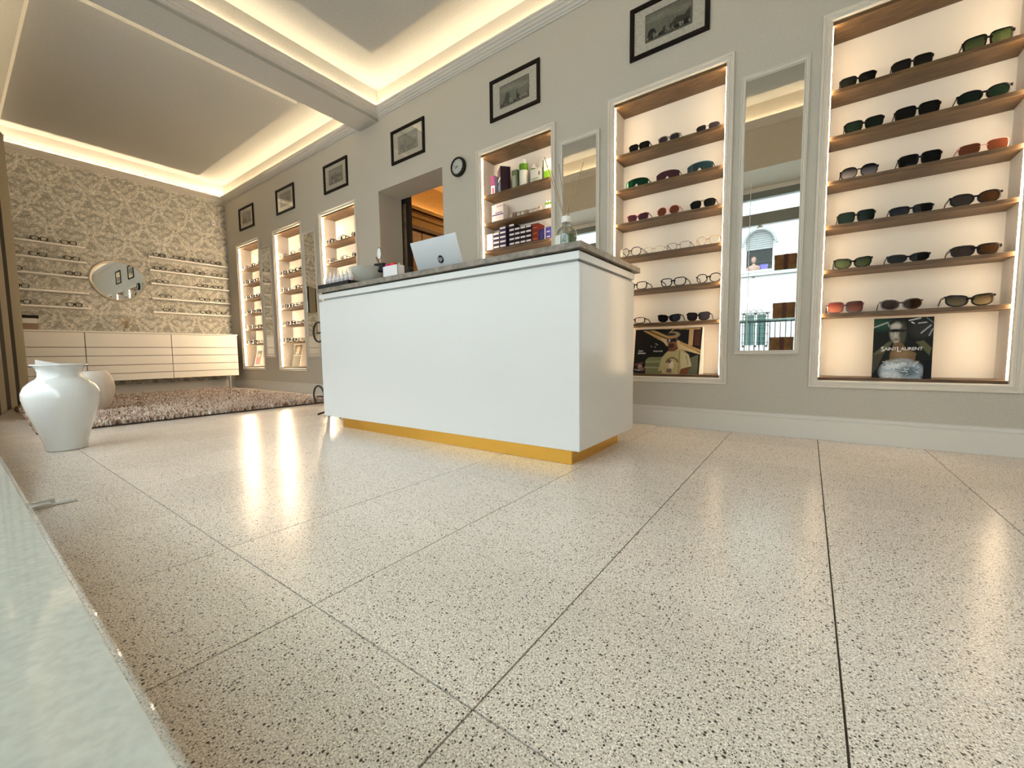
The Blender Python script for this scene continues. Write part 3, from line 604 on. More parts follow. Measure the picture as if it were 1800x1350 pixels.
t = card('advertising_poster', 'upright dark poster of a woman in a silver dress, rightmost niche', .273, .222, zs, .306, D + .034, D + .046, poster_a(), BLACK)
WHT = mat('lettering_white', (.85, .85, .83), .5)
lx = .273 + .030
for s_, sz, kern, dz in (('S', .034, -.002, -.004), ('AINT', .0225, -.003, 0), ('L', .036, -.003, -.007), ('AURENT', .0225, 0, 0)):
    o = text('lettering', s_, sz, WHT, t, (lx, D + .0375, zs + .142 + dz), scale=(1.0, 1), space=.9)
    lx += max(v.co.x for v in o.data.vertices) + .0015 + kern
t = card('advertising_poster', 'wide poster of a man in cap and beige shirt, middle right niche', -1.0, .43, zs, .302, D + .034, D + .042, poster_b(), BLACK, dx=.016)
for s_, sz, xx, zz, bold in (('ZAC', .0145, -.963, .150, 0), ('EFRON', .0145, -.966, .134, 0), ('POLICE', .0125, -.860, .148, 1)):
    text('lettering', s_, sz, WHT, t, (xx, D + .0355, zs + zz), ext=.0008, scale=(1.35 if bold else 1.15, 1), space=1.15 if bold else 1.0)
solo('backing_board', MB().bevbox(-.985, -.548, D + .052, D + .057, zs, zs + .305, .001), mat('foam_board_white', (.82, .78, .70), .6), 'white foam board behind the poster of the man in the cap', 'board', (-.77, D + .055, zs))
c = Canvas(30, 44, (.55, .54, .52)); c.rect(.12, .88, .10, .55, (.50, .02, .02)).rect(.12, .88, .55, .88, (.10, .09, .09)).ell(.5, .62, .2, .12, (.25, .2, .18)).grain(.1)
card('advertising_card', 'small red and grey card leaning in the farthest niche', -7.12, .205, zs, .265, D + .075, D + .14, c, WHITE)
c = Canvas(30, 44, (.07, .065, .045)); c.rect(.05, .95, .05, .52, (.10, .10, .06)).ell(.5, .78, .2, .14, (.45, .30, .16), .5).ell(.45, .62, .2, .06, (.4, .3, .2), .5).rect(.05, .95, .5, .53, (.5, .48, .4)).grain(.2)
card('advertising_card', 'dark brown card leaning in the second niche from the end wall', -5.93, .215, zs, .305, D + .077, D + .145, c, WHITE)
# ---------------------------------------------------------------- papered end wall: floating shelves, eyeglasses, mirror, sideboard
LZ = [1.915, 1.727, 1.538, 1.338, 1.148]; RZ = [1.922, 1.738, 1.554, 1.346, 1.152]
for k, (lz, rz) in enumerate(zip(LZ, RZ)):
    for y0, y1, z, sd in ((.50, 1.172, lz, 'left'), (1.797, 2.765, rz, 'right')):
        solo('floating_shelf', MB().bevbox(XB + .003, -7.54, y0, y1, z - .020, z, .002), mat('shelf_white', (.90, .88, .84), .35), 'thin white shelf on papered wall, %s from top %s of the pebble mirror' % ((['topmost', 'second', 'third', 'fourth', 'lowest'])[k], sd), 'shelf', (XB, y0, z), group='white shelves on the papered wall')
def bw(y, z, n, label): 
    st, fm, nm = fs_[n]; eyewear(-7.553, y, z, .140, st, fm, LCL, '%s eyeglasses, %s' % (nm, label), 'eyeglasses on the papered wall', PI / 2)
K5 = ['top', 'second', 'third', 'fourth', 'lowest']
for r, items in enumerate([[(.785, 2), (1.03, 0)], [(.765, 5), (1.045, 2)], [(.56, 1), (1.045, 0)], [(.60, 2)], [(.60, 1), (.815, 4), (1.03, 0)]]):
    for q, (y, n) in enumerate(items): bw(y, LZ[r], n, '%s on %s shelf left of pebble mirror' % (('only pair' if len(items) == 1 else ['left', 'right'][q] if len(items) == 2 else ['left', 'middle', 'right'][q]), K5[r]))
for r, items in enumerate([[(1.915, 0), (2.145, 5), (2.38, 2), (2.605, 0)], [(1.915, 2), (2.15, 0), (2.385, 2), (2.615, 5)], [(1.93, 2), (2.41, 0), (2.615, 2)], [(1.955, 5), (2.195, 4), (2.425, 0), (2.625, 2)], [(1.985, 5), (2.21, 4), (2.43, 0), (2.635, 5)]]):
    for q, (y, n) in enumerate(items): bw(y, RZ[r], n, '%s from left on %s shelf right of pebble mirror' % (ORD[q], K5[r]))
# pebble shaped mirror
PEB = [(1.186, 1.531), (1.209, 1.644), (1.268, 1.734), (1.352, 1.792), (1.459, 1.822), (1.568, 1.818), (1.665, 1.776), (1.732, 1.692), (1.768, 1.571), (1.748, 1.457), (1.688, 1.364), (1.593, 1.292), (1.486, 1.255), (1.385, 1.272), (1.296, 1.331), (1.226, 1.419)]
def pebble(s):
    pts = []; n = len(PEB)
    for i in range(n):
        p0, p1, p2, p3 = (PEB[(i + k - 1) % n] for k in range(4))
        for u in (0, 1 / 3, 2 / 3):
            q = [.5 * (2 * p1[j] + (p2[j] - p0[j]) * u + (2 * p0[j] - 5 * p1[j] + 4 * p2[j] - p3[j]) * u * u + (3 * p1[j] - p0[j] - 3 * p2[j] + p3[j]) * u ** 3) for j in (0, 1)]
            l = math.hypot(q[0] - 1.478, q[1] - 1.54); pts.append((q[0] - (q[0] - 1.478) / l * s, q[1] - (q[1] - 1.54) / l * s))
    return pts
t = thing('pebble_mirror', 'rounded pebble shaped mirror on the damask wallpaper', 'mirror', (XB, 1.478, 1.545))
def yz(pa, pb, xa, xb):
    m = len(pa); return ([(xa, y, z) for y, z in pa] + [(xb, y, z) for y, z in pb], [(k, (k + 1) % m, (k + 1) % m + m, k + m) for k in range(m)])
mb = MB(); a_, b_, c_ = pebble(0), pebble(.012), pebble(.034); x_ = XB + .003
for pa, pb, xa, xb in ((a_, a_, x_, x_ + .012), (a_, b_, x_ + .012, x_ + .018), (b_, c_, x_ + .018, x_ + .010), (c_, c_, x_ + .010, x_)): mb.add(*yz(pa, pb, xa, xb))
part('frame', mb, mat('champagne_frame', (.46, .42, .34), .35, .35), t, True)
p = pebble(.033); part('mirror_glass', MB().add([(x_ + .009, y, z) for y, z in p] + [(x_ + .009, 1.478, 1.545)], [(k, (k + 1) % 48, 48) for k in range(48)]), MIRROR, t)
# wall sensor
t = thing('motion_sensor', 'small white motion sensor high on the papered wall', 'sensor', (XB, 2.63, 2.59))
part('housing', MB().bevbox(XB + .003, XB + .045, 2.605, 2.655, 2.545, 2.625, .008, 2), PLASTW, t); part('lens', MB().bevbox(XB + .045, XB + .05, 2.615, 2.645, 2.565, 2.59, .002), mat('sensor_lens', (.5, .5, .48), .2), t)
# sideboard: three drawer units and one top
SB = mat('sideboard_white', (.84, .81, .76), .4); SBD = mat('sideboard_shadow_gap', (.16, .14, .12), .7)
for k, (y0, y1) in enumerate([(.20, 1.04), (1.04, 1.885), (1.885, 2.70)]):
    t = thing('sideboard_unit', 'white slatted drawer unit of the hung sideboard, %s' % ('left end behind the big vase', 'middle one', 'right end by the niche wall')[k], 'sideboard', (-7.43, (y0 + y1) / 2, .205))
    part('body', MB().box(XB + .014, -7.225, y0 + .001, y1 - .001, .205, .815), SBD, t)
    for z0, z1 in ((.637, .812), (.528, .630), (.410, .521), (.302, .403), (.207, .295)): part('drawer_front', MB().bevbox(-7.222, -7.2, y0 + .0035, y1 - .0035, z0, z1, .002), SB, t)
solo('console_board', MB().bevbox(XB + .003, -7.195, .20, 2.705, .816, .834, .002), SB, 'long white top board of the sideboard', 'board', (-7.43, 1.45, .816))
lg = part('leg', MB().lathe([(.022, .012), (.022, .204)], (-7.27, 2.60, 0), 16), STEEL, t, True); part('foot', MB().lathe([(.032, 0), (.032, .010), (.022, .014)], (-7.27, 2.60, 0), 16), BLACK, lg, True)
# dried flowers
t = thing('dried_flowers', 'small vase of pale dried flowers on the sideboard below the mirror', 'flowers', (-7.42, 1.47, .834))
part('pot', MB().lathe([(.022, 0), (.032, .02), (.03, .045), (.02, .055)], (-7.42, 1.47, .8345), 20), CREAM, t, True)
r_ = random.Random(5); mb = MB(); fl = MB()
for _ in range(46):
    a = r_.uniform(0, 2 * PI); rd = r_.uniform(.02, .13); h = r_.uniform(.08, .19); e = (-7.42 + rd * math.cos(a), 1.47 + rd * math.sin(a), .875 + h)
    mb.tube([(-7.42, 1.47, .86), (-7.42 + rd * .4 * math.cos(a), 1.47 + rd * .4 * math.sin(a), .87 + h * .6), e], .0013, 3); fl.lathe([(.0005, -.006), (.007, 0), (.0005, .007)], e, 5, cap=False)
part('stem', mb, mat('dry_stem', (.34, .26, .16), .8), t, kind='stuff'); part('flower_head', fl, mat('dry_flower', (.50, .38, .29), .8), t, kind='stuff')
t = thing('display_box', 'small striped box with dark lid at the left end of the sideboard', 'box', (-7.42, .63, .834))
c = Canvas(24, 12, (.45, .42, .37)); [c.rect(k / 6, k / 6 + .06, 0, 1, (.25, .12, .07)) for k in range(6)]
part('base', MB().bevbox(-7.48, -7.36, .56, .69, .8345, .915, .003), mat('striped_box', (.30, .20, .14), .6), t); part('insert', MB().bevbox(-7.47, -7.37, .565, .685, .915, .975, .003), PLASTW, t); part('lid', MB().bevbox(-7.485, -7.355, .555, .70, .975, 1.01, .004), BLACK, t)

# ---------------------------------------------------------------- shag rug
RX0, RX1, RY0, RY1 = -7.02, -4.10, .33, 2.42
RP = [(-7.02, .60), (-6.1, .40), (RX1, RY0), (RX1, RY1), (RX0, RY1)]
t = thing('shag_rug', 'beige and brown long pile shag rug in front of the sideboard', 'rug', (-5.5, 1.4, 0))
part('backing', MB().add([(x, y, z) for z in (.0005, .012) for x, y in RP], [(4, 3, 2, 1, 0), (5, 6, 7, 8, 9)] + [(k, (k + 1) % 5, (k + 1) % 5 + 5, k + 5) for k in range(5)]), mat('rug_backing', (.045, .03, .022), .95), t)
NS = 52000
lefty = lambda x: np.interp(x, [-7.02, -6.1, -4.1], [.60, .40, .33])
px = rng.uniform(RX0, RX1, NS); near = rng.random(NS) < .45; px[near] = RX1 - np.abs(rng.normal(0, .55, near.sum())); px = np.clip(px, RX0, RX1); py = rng.uniform(0, 1, NS); py = lefty(px) + (RY1 - lefty(px)) * py
ang = rng.uniform(0, 2 * PI, NS); ln = rng.uniform(.028, .062, NS); lean = rng.uniform(.2, 1.15, NS); wa = rng.uniform(0, PI, NS); wd = rng.uniform(.0028, .0058, NS)
dx, dy = np.cos(ang), np.sin(ang); wx, wy = np.cos(wa) * wd, np.sin(wa) * wd
P = np.zeros((NS, 5, 3)); b0 = np.stack([px, py, np.full(NS, .010)], 1)
mid = b0 + np.stack([dx * ln * lean * .3, dy * ln * lean * .3, ln * .55], 1); tip = b0 + np.stack([dx * ln * lean, dy * ln * lean, np.maximum(ln * (1.0 - .35 * lean), .008)], 1)
W_ = np.stack([wx, wy, np.zeros(NS)], 1); P[:, 0] = b0 - W_; P[:, 1] = b0 + W_; P[:, 2] = mid + W_ * 1.1; P[:, 3] = mid - W_ * 1.1; P[:, 4] = tip
me = bpy.data.meshes.new('pile'); V = (P - np.array([-5.5, 1.4, 0])).reshape(-1, 3); me.vertices.add(len(V)); me.vertices.foreach_set('co', V.reshape(-1))
i0 = np.arange(NS) * 5; loops = np.stack([i0, i0 + 1, i0 + 2, i0 + 3, i0 + 3, i0 + 2, i0 + 4], 1); me.loops.add(loops.size); me.loops.foreach_set('vertex_index', loops.reshape(-1))
me.polygons.add(2 * NS); st = np.stack([np.arange(NS) * 7, np.arange(NS) * 7 + 4], 1).reshape(-1); me.polygons.foreach_set('loop_start', st); me.update(calc_edges=True)
pal = np.array([(.72, .60, .52), (.82, .73, .65), (.55, .41, .33), (.17, .10, .065), (.92, .86, .78), (.60, .46, .37)]); cc = pal[rng.choice(6, NS, p=[.22, .18, .18, .17, .11, .14])] * rng.uniform(.85, 1.1, (NS, 1))
ca = me.color_attributes.new('print', 'FLOAT_COLOR', 'POINT'); q = np.ones((NS, 5, 4)); q[:, :, :3] = cc[:, None]; ca.data.foreach_set('color', q.reshape(-1)); me.materials.append(attr_mat('rug_yarn', .85, .15)); obj('pile', me, t, kind='stuff')

# ---------------------------------------------------------------- beige folded curtain at the left edge
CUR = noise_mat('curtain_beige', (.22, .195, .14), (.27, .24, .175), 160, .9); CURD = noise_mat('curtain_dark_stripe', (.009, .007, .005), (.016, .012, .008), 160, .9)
def cpath(x):
    xs = [-7.12, -6.80, -6.18, -5.6, -5.2, -4.8]; yy = [.553, .437, .320, .245, .205, .185]; return float(np.interp(x, xs, yy))
t = thing('curtain', 'floor length curtain with beige and dark vertical stripes at the left edge', 'curtain', (-6.4, .35, 0))
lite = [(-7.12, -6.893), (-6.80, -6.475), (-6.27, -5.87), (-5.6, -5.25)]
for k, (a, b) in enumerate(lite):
    for nm, u0, u1, bulge, m in (('fold', a, b, .008, CUR), ('dark_stripe', b, lite[k + 1][0] if k + 1 < len(lite) else b + .1, .0, CURD)):  # flat dark strips paint in the shade of the recesses between folds
        n = 8; vs = []; fs = []
        for side in (0, 1):
            for i in range(n + 1):
                x = u0 + (u1 - u0) * i / n; y = cpath(x) + bulge * math.sin(PI * i / n) - side * .005
                for z in (.004, 2.9): vs.append((x, y, z))
        for side in (0, 1):
            for i in range(n): q = side * (n + 1) * 2 + i * 2; fs.append((q, q + 2, q + 3, q + 1))
        for i in (0, n): fs.append((i * 2, i * 2 + 1, (n + 1) * 2 + i * 2 + 1, (n + 1) * 2 + i * 2))
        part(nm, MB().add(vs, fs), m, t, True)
part('curtain_rail', MB().tube([(x, cpath(x), 2.905) for x in np.linspace(-7.12, -5.1, 12)], .008, 8), STEEL, t)
mb = MB(); mb.lathe([(.0005, .002), (.05, .006), (.062, .022), (.045, .045), (.0005, .055)], (0, 0, 0), 18, cap=False)
mb.v = [(-6.15 + x * 1.9 + .015 * math.sin(9 * y * 10), .405 + y * .62, z * .9 * (1 + .25 * math.sin(x * 60))) for x, y, z in mb.v]
solo('cloth_bundle', mb, noise_mat('brown_cloth', (.13, .085, .04), (.22, .155, .08), 40, .9), 'small brown cloth bundle on the floor at the foot of the curtain', 'cloth', (-6.15, .41, 0), True)

# ---------------------------------------------------------------- floor vases
def vase(name, label, c, prof, m, n=48):
    o = solo(name, MB().lathe(prof, c, n, cap=False), m, label, 'vase', c, True); return o
VP = [(0.0005, .0), (.076, .0), (.081, .005), (.084, .03), (.098, .09), (.122, .17), (.141, .235), (.151, .285), (.150, .318), (.138, .350), (.115, .376), (.093, .392), (.086, .402), (.085, .425), (.090, .445), (.101, .459), (.110, .464), (.110, .469), (.104, .470), (.095, .462), (.083, .44), (.079, .41), (.084, .395), (.12, .36), (.138, .31), (.13, .24), (.08, .05), (.0005, .02)]
vase('large_vase', 'large glossy white ceramic vase with flared rim, bottom left on the floor', (-3.315, .372, 0.0005), VP, CERAM)
VP2 = [(0.0005, 0), (.062, 0), (.075, .015), (.105, .07), (.13, .14), (.138, .20), (.133, .26), (.118, .31), (.098, .345), (.088, .355), (.084, .355), (.09, .34), (.12, .29), (.12, .2), (.06, .02), (.0005, .01)]
vase('round_vase', 'rounded cream vase standing on the rug behind the big white vase', (-5.10, .765, .034), VP2, CREAM)
for nm, x, y, z, w_, l in (('paper_sheet', -3.36, .335, .30, .085, 'white folded paper standing up in the large white vase'), ('paper_sheet', -5.12, .79, .26, .12, 'white folded paper standing up in the cream vase')):  # plain white sheets added upright inside the two vases
    mb = MB().add([(x, y - w_ * .5, z), (x, y + w_ * .5, z), (x - .02, y + w_ * .55, z + (.172 if x > -4 else .128)), (x - .02, y - w_ * .5, z + (.195 if x > -4 else .118)), (x - .003, y - w_ * .5, z), (x - .003, y + w_ * .5, z), (x - .023, y + w_ * .55, z + (.172 if x > -4 else .128)), (x - .023, y - w_ * .5, z + (.195 if x > -4 else .118))], [(0, 1, 2, 3), (7, 6, 5, 4), (0, 4, 5, 1), (1, 5, 6, 2), (2, 6, 7, 3), (3, 7, 4, 0)])
    solo(nm, mb, mat('paper_white', (.86, .87, .87), .6), l, 'paper', (x, y, z))
solo('plastic_clip', MB().bevbox(-2.10, -2.06, .135, .185, .0005, .012, .002).bevbox(-2.085, -2.065, .185, .245, .0005, .006, .002).box(-2.115, -2.10, .125, .195, .0005, .016), mat('clear_acrylic', (.72, .73, .70), .08, coat=.6, alpha=.6), 'small clear plastic clip lying on the floor by the podium edge', 'clip', (-2.08, .18, 0))

# ---------------------------------------------------------------- reception counter
cx0, cx1, cy0, cy1 = -2.772, -.777, 1.560, 2.215
t = thing('reception_counter', 'white lacquered counter with stone top and brass plinth', 'counter', ((cx0 + cx1) / 2, (cy0 + cy1) / 2, 0))
part('plinth', MB().bevbox(-2.605, -.833, 1.598, 2.135, .0005, .0735, .001), BRASS, t)
part('front_panel', MB().bevbox(cx0, cx1, cy0, cy0 + .02, .0735, .866, .0015), LACQ, t)
part('side_panel', MB().bevbox(cx1 - .02, cx1, cy0 + .0205, cy1, .0735, .866, .0015), LACQ, t); part('side_panel', MB().bevbox(cx0, cx0 + .02, cy0 + .0205, cy1, .0735, .866, .0015), LACQ, t)
part('base_board', MB().box(cx0 + .02, cx1 - .02, cy0 + .02, cy1, .0735, .095), LACQ, t); part('inner_shelf', MB().box(cx0 + .02, cx1 - .02, cy0 + .02, cy1 - .02, .5, .52), LACQ, t)
part('shadow_gap_rail', MB().box(cx0 + .035, cx1 - .014, cy0 + .014, cy1 - .012, .866, .884), mat('groove_grey', (.30, .31, .31), .5), t)
part('groove_bead', MB().bevbox(cx0 + .030, cx1 - .006, cy0 + .006, cy1 - .004, .867, .8735, .001), LACQ, t)
part('upper_band', MB().bevbox(cx0 + .004, cx1, cy0 - .002, cy1, .883, .916, .0015), LACQ, t)
part('recess', MB().box(cx0 + .02, cx1 - .012, cy0 + .012, cy1 - .01, .915, .924), mat('dark_gap', (.03, .03, .03), .8), t)
part('worktop', MB().bevbox(-2.756, -.760, 1.540, 2.262, .923, .950, .0015), STONE, t)
ZT = .9504
# laptop
t = thing('laptop', 'open silver laptop with its lid towards the room, on the counter', 'laptop', (-1.745, 1.75, ZT))
SIL = mat('laptop_silver', (.50, .53, .55), .35, .6)
part('base', MB().bevbox(-1.93, -1.565, 1.735, 1.965, ZT, ZT + .014, .003, 2), SIL, t)
ly, lz, ty, tz = 1.731, .968, 1.662, 1.150; n_ = Vector((0, tz - lz, -(ty - ly))).normalized() * .006
lid = [(-1.93, ly, lz), (-1.565, ly, lz), (-1.565, ty, tz), (-1.93, ty, tz)]
part('lid', MB().add([tuple(v) for v in lid] + [tuple(Vector(v) + n_) for v in lid], [(0, 1, 2, 3), (7, 6, 5, 4), (0, 4, 5, 1), (1, 5, 6, 2), (2, 6, 7, 3), (3, 7, 4, 0)]), SIL, t)
sc_ = [tuple(Vector(v) + n_ * 1.05 + Vector((dx_, dy_ * (ty - ly) / (tz - lz), dy_))) for v, dx_, dy_ in zip(lid, (.008, -.008, -.008, .008), (.012, .012, -.008, -.008))]
part('screen', MB().add(sc_ + [tuple(Vector(v) + n_ * .1) for v in sc_], [(0, 1, 2, 3), (7, 6, 5, 4), (0, 4, 5, 1), (1, 5, 6, 2), (2, 6, 7, 3), (3, 7, 4, 0)]), mat('screen_dark', (.02, .02, .025), .1), t)
part('keyboard', MB().box(-1.90, -1.595, 1.755, 1.86, ZT + .014, ZT + .0155), BLACK, t)
part('hinge', MB().tube([(-1.88, 1.735, .966), (-1.615, 1.735, .966)], .006, 8), BLACK, t)
al = math.atan2(-(ty - ly), tz - lz); cv = Vector((-1.722, ly + (ty - ly) * .38, lz + (tz - lz) * .38)) - n_ * .08
e = part('logo_disc', MB().lathe([(.0001, -.0004), (.0225, -.0004), (.0225, .0004)], (0, 0, 0), 36, 'y'), BLACK, t, local=True); e.location = cv - wloc(t); e.rotation_euler = (al, 0, 0)
o = text('logo_letters', 'hp', .036, SIL, t, (cv.x - .0175, cv.y - .0012 + .004, cv.z - .0085), ext=.0004, shear=.35, rx=PI / 2 + al); o.location.y -= .006
# bottle tray
t = thing('bottle_tray', 'long black tray with white spray bottles at the left end of the counter', 'tray', (-2.56, 1.63, ZT))
TX0, TX1, TY0, TY1 = -2.750, -2.385, 1.545, 1.715
part('tray_floor', MB().box(TX0, TX1, TY0, TY1, ZT, ZT + .004), BLACK, t)
mb = MB()
for a in ((TX0, TX1, TY0, TY0 + .004), (TX0, TX1, TY1 - .004, TY1), (TX0, TX0 + .004, TY0, TY1), (TX1 - .004, TX1, TY0, TY1)): mb.box(*a, ZT + .004, ZT + .026)
part('rim', mb, BLACK, t)
text('lettering', 'lens care', .011, mat('foil_silver', (.7, .7, .7), .3, .7), t, (-2.70, TY0 - .0004, ZT + .009), ext=.0003) if False else None
bm_ = MB().lathe([(.0145, 0), (.0155, .003), (.0155, .052), (.011, .060), (.006, .062), (.006, .066)], (0, 0, 0), 16).data('bottle_body', PLASTW, True)
bl_ = MB().lathe([(.0158, .012), (.0158, .040)], (0, 0, 0), 16, cap=False).data('bottle_label', mat('bottle_label', (.52, .48, .50), .5), True)
bc_ = MB().lathe([(.0075, .066), (.0075, .074), (.0035, .078), (.003, .098), (.001, .101)], (0, 0, 0), 12).data('bottle_nozzle', mat('nozzle_white', (.80, .79, .78), .3), True)
RW = ['front', 'middle', 'back']
for rI in range(3):
    for k in range(7):
        if rI and k > 2 + (rI == 1): continue
        b = thing('spray_bottle', 'small white dropper bottle, number %s of the %s row on the black tray' % (('one', 'two', 'three', 'four', 'five', 'six', 'seven')[k], RW[rI]), 'bottle', (-2.70 + k * .047 + rI * .012, 1.585 + rI * .045, ZT + .0044 + .006), group='spray bottles on the black tray')
        for me_ in (bm_, bl_, bc_): obj(me_.name.split('.')[0], me_, b)
# soften: bottles stand on a raised insert in the tray
part('insert', MB().box(TX0 + .006, TX1 - .006, TY0 + .006, TY1 - .006, ZT + .004, ZT + .010), BLACK, t)
for k, (x, y, z) in enumerate([(-2.617, 1.66, 1.064), (-2.548, 1.66, 1.060)]):
    solo('brush', MB().lathe([(.003, -.07), (.005, -.02), (.006, .0), (.004, .03), (.0005, .045)], (x, y + .07, z), 8), mat('brown_bristle', (.12, .05, .03), .6), 'thin dark cosmetic brush standing among the bottles, %s' % ('left', 'right')[k], 'brush', (x, y + .07, z - .07))
solo('black_cone', MB().lathe([(.016, 0), (.014, .02), (.006, .055), (.001, .070)], (-2.725, 1.665, ZT + .0105), 14), BLACK, 'small black pointed cap at the left end of the bottle tray', 'cap', (-2.725, 1.665, ZT + .0105), True)
# bowl
BWP = [(0.0005, .0), (.058, 0), (.062, .006), (.075, .020), (.098, .065), (.126, .110), (.139, .136), (.142, .140), (.137, .140), (.12, .11), (.09, .06), (.06, .015), (.0005, .012)]
vase('bowl', 'wide off white ceramic bowl on the counter beside the bottle tray', (-2.50, 1.785, ZT), [(r, h) for r, h in BWP], mat('bowl_glaze', (.52, .51, .45), .35, coat=.2)).__setitem__('category', 'bowl')
# black eyeglass cases, tag, pen, cup
for k, (x, y, z, s) in enumerate([(-2.42, 1.885, .985, 1.0), (-2.36, 1.95, 1.0, 1.0)]): pass
def case(label, x, y, z, l, h, rz, m=BLACK):
    b = MB().bevbox(-l / 2, l / 2, -.03, .03, 0, h, .013, 3); o = solo('eyeglass_case', b, m, label, 'case', (0, 0, 0), True); o.location = (x, y, z); o.rotation_euler = (0, 0, rz); return o
case('long black eyeglass case lying in the bowl', -2.54, 1.80, ZT + .095, .17, .055, .12); case('rounded black eyeglass case at the right side of the bowl', -2.375, 1.79, ZT + .105, .09, .06, .3); case('black eyeglass case standing between bowl and white cup', -2.30, 1.86, ZT, .06, .165, .0)
t = thing('price_tag_holder', 'brown wooden stick holding a white oval tag, rising from the bowl', 'tag', (-2.42, 1.84, ZT))
part('stick', MB().tube([(-2.42, 1.835, 1.04), (-2.435, 1.815, 1.13), (-2.45, 1.81, 1.17)], .007, 8), mat('stick_wood', (.25, .10, .05), .5), t)
part('tag', MB().lathe([(.0001, -.001), (.022, -.001), (.022, .001), (.0001, .001)], (0, 0, 0), 20, 'y'), mat('tag_white', (.85, .85, .83), .5), t, local=True).location = (.005, -.035, 1.190 - ZT); t.children[-1].scale = (1, 1, 1.8)
part('tag_rim', MB().tube([(.022 * math.cos(a), 0, .022 * math.sin(a)) for a in np.linspace(0, 2 * PI, 20, endpoint=False)], .0016, 5, True), BLACK, t, local=True).location = (.005, -.035, 1.190 - ZT); t.children[-1].scale = (1, 1, 1.8)
t = thing('white_cup', 'square white cup with pink and red cases in it, on the counter', 'cup', (-2.17, 1.74, ZT))
mb = MB(); X0, X1, Y0, Y1 = -2.170, -2.030, 1.645, 1.70
for a in ((X0, X1, Y0, Y0 + .004), (X0, X1, Y1 - .004, Y1), (X0, X0 + .004, Y0, Y1), (X1 - .004, X1, Y0, Y1)): mb.bevbox(*a, ZT, ZT + .092, .001)
part('wall', mb, mat('cup_white', (.80, .78, .80), .35), t); part('bottom', MB().box(X0, X1, Y0, Y1, ZT, ZT + .004), PLASTW, t)
for l, x, m in (('pink round case standing in the white cup', -2.145, mat('pink', (.55, .02, .18), .4)), ('red round case standing in the white cup', -2.095, mat('red', (.75, .03, .03), .4))):
    solo('lens_case', MB().lathe([(.018, 0), (.022, .01), (.022, .055), (.018, .065)], (0, 0, 0), 20), m, l, 'case', (0, 0, 0), True).location = (x, 1.672, ZT + .044)
solo('glass_stopper', MB().lathe([(.006, 0), (.006, .03), (.010, .034), (.010, .042), (.002, .048)], (-2.052, 1.68, ZT + .062), 14), mat('olive_glass', (.30, .34, .20), .15), 'small greenish glass stopper at the right side of the white cup', 'stopper', (-2.052, 1.68, ZT + .062), True)
solo('black_case', MB().lathe([(.022, 0), (.026, .03), (.022, .075), (.006, .09)], (0, 0, 0), 18), BLACK, 'small black rounded object right behind the white cup', 'case', (0, 0, 0), True).location = (-2.03, 1.745, ZT + .0)
# reed diffuser
bx, by = -.888, 1.655
t = thing('reed_diffuser', 'clear glass reed diffuser bottle with white collar and five reeds on the counter corner', 'diffuser', (bx, by, ZT))
part('bottle', MB().lathe([(.046, 0), (.049, .004), (.049, .062), (.046, .078), (.034, .094), (.020, .104), (.017, .108), (.017, .124)], (bx, by, ZT), 32, cap=False), thin_glass('bottle_glass', (.93, .95, .93), .10), t, True)
part('base_glass', MB().lathe([(.0001, .002), (.046, .002), (.046, .006), (.0001, .006)], (bx, by, ZT), 32), mat('thick_glass', (.55, .58, .55), .1, coat=.5), t)
part('liquid', MB().lathe([(.0001, .006), (.044, .006), (.045, .060), (.0001, .060)], (bx, by, ZT), 32), mat('green_liquid', (.05, .12, .015), .08, coat=.5, alpha=.85), t, True)
part('label', MB().add(*(lambda A: ([(bx + .0498 * math.sin(a), by - .0498 * math.cos(a), ZT + z) for a in A for z in (.006, .058)], [(2 * i, 2 * i + 2, 2 * i + 3, 2 * i + 1) for i in range(len(A) - 1)]))(list(np.linspace(-1.45, -.05, 14)))), mat('label_cream', (.72, .72, .66), .5), t)
part('collar', MB().lathe([(.0205, .118), (.0225, .122), (.0225, .140), (.0205, .144), (.012, .144)], (bx, by, ZT), 24), mat('collar_white', (.78, .77, .74), .4), t, True)
for ex, ez in ((-.993, 1.375), (-.918, 1.325), (-.868, 1.26), (-.800, 1.300), (-.955, 1.30)):
    part('reed', MB().tube([(bx + (bx - ex) * .32, by + .004, ZT + .010), (bx + (ex - bx) * .1, by, ZT + .14), (ex, by + (.02 if ez < 1.3 else -.01), ez)], .0017, 6), mat('reed', (.33, .235, .13), .7), t)
# wrought iron rack behind the counter's left end
IR = mat('wrought_iron', (.010, .010, .010), .4); rx, ry = -3.405, 1.90
t = thing('magazine_rack', 'black wrought iron rack with curled ends behind the counter', 'rack', (-3.15, 1.9, 0))
def scroll(cx, cz, r, a0, a1, bar):
    pts = [(cx + r * math.cos(a), ry, cz + r * math.sin(a)) for a in np.linspace(a0, a1, 26)]; mb = MB().tube(pts, .0085, 8)
    if bar: mb.tube([(cx - r * .35, ry, cz - r * .12), (cx + r, ry, cz - r * .05)], [.006, .010], 8)
    return mb
part('scroll', scroll(rx, .697, .083, .2, 5.2, True), IR, t, True); part('scroll', scroll(rx - .045, .150, .083, -.15, 4.1, True), IR, t, True)
part('post', MB().tube([(-3.30, ry, .0), (-3.30, ry, .80)], .009, 8), IR, t, True); part('post', MB().tube([(-2.98, ry, .0), (-2.98, ry, .80)], .009, 8), IR, t, True)
for z in (.10, .36, .62): part('crossbar', MB().tube([(-3.30, ry, z), (-2.98, ry, z)], .007, 8), IR, t, True)
for x in (-3.30, -2.98): part('foot', MB().tube([(x, ry - .10, .008), (x, ry, .03), (x, ry + .10, .008)], .008, 8), IR, t, True)

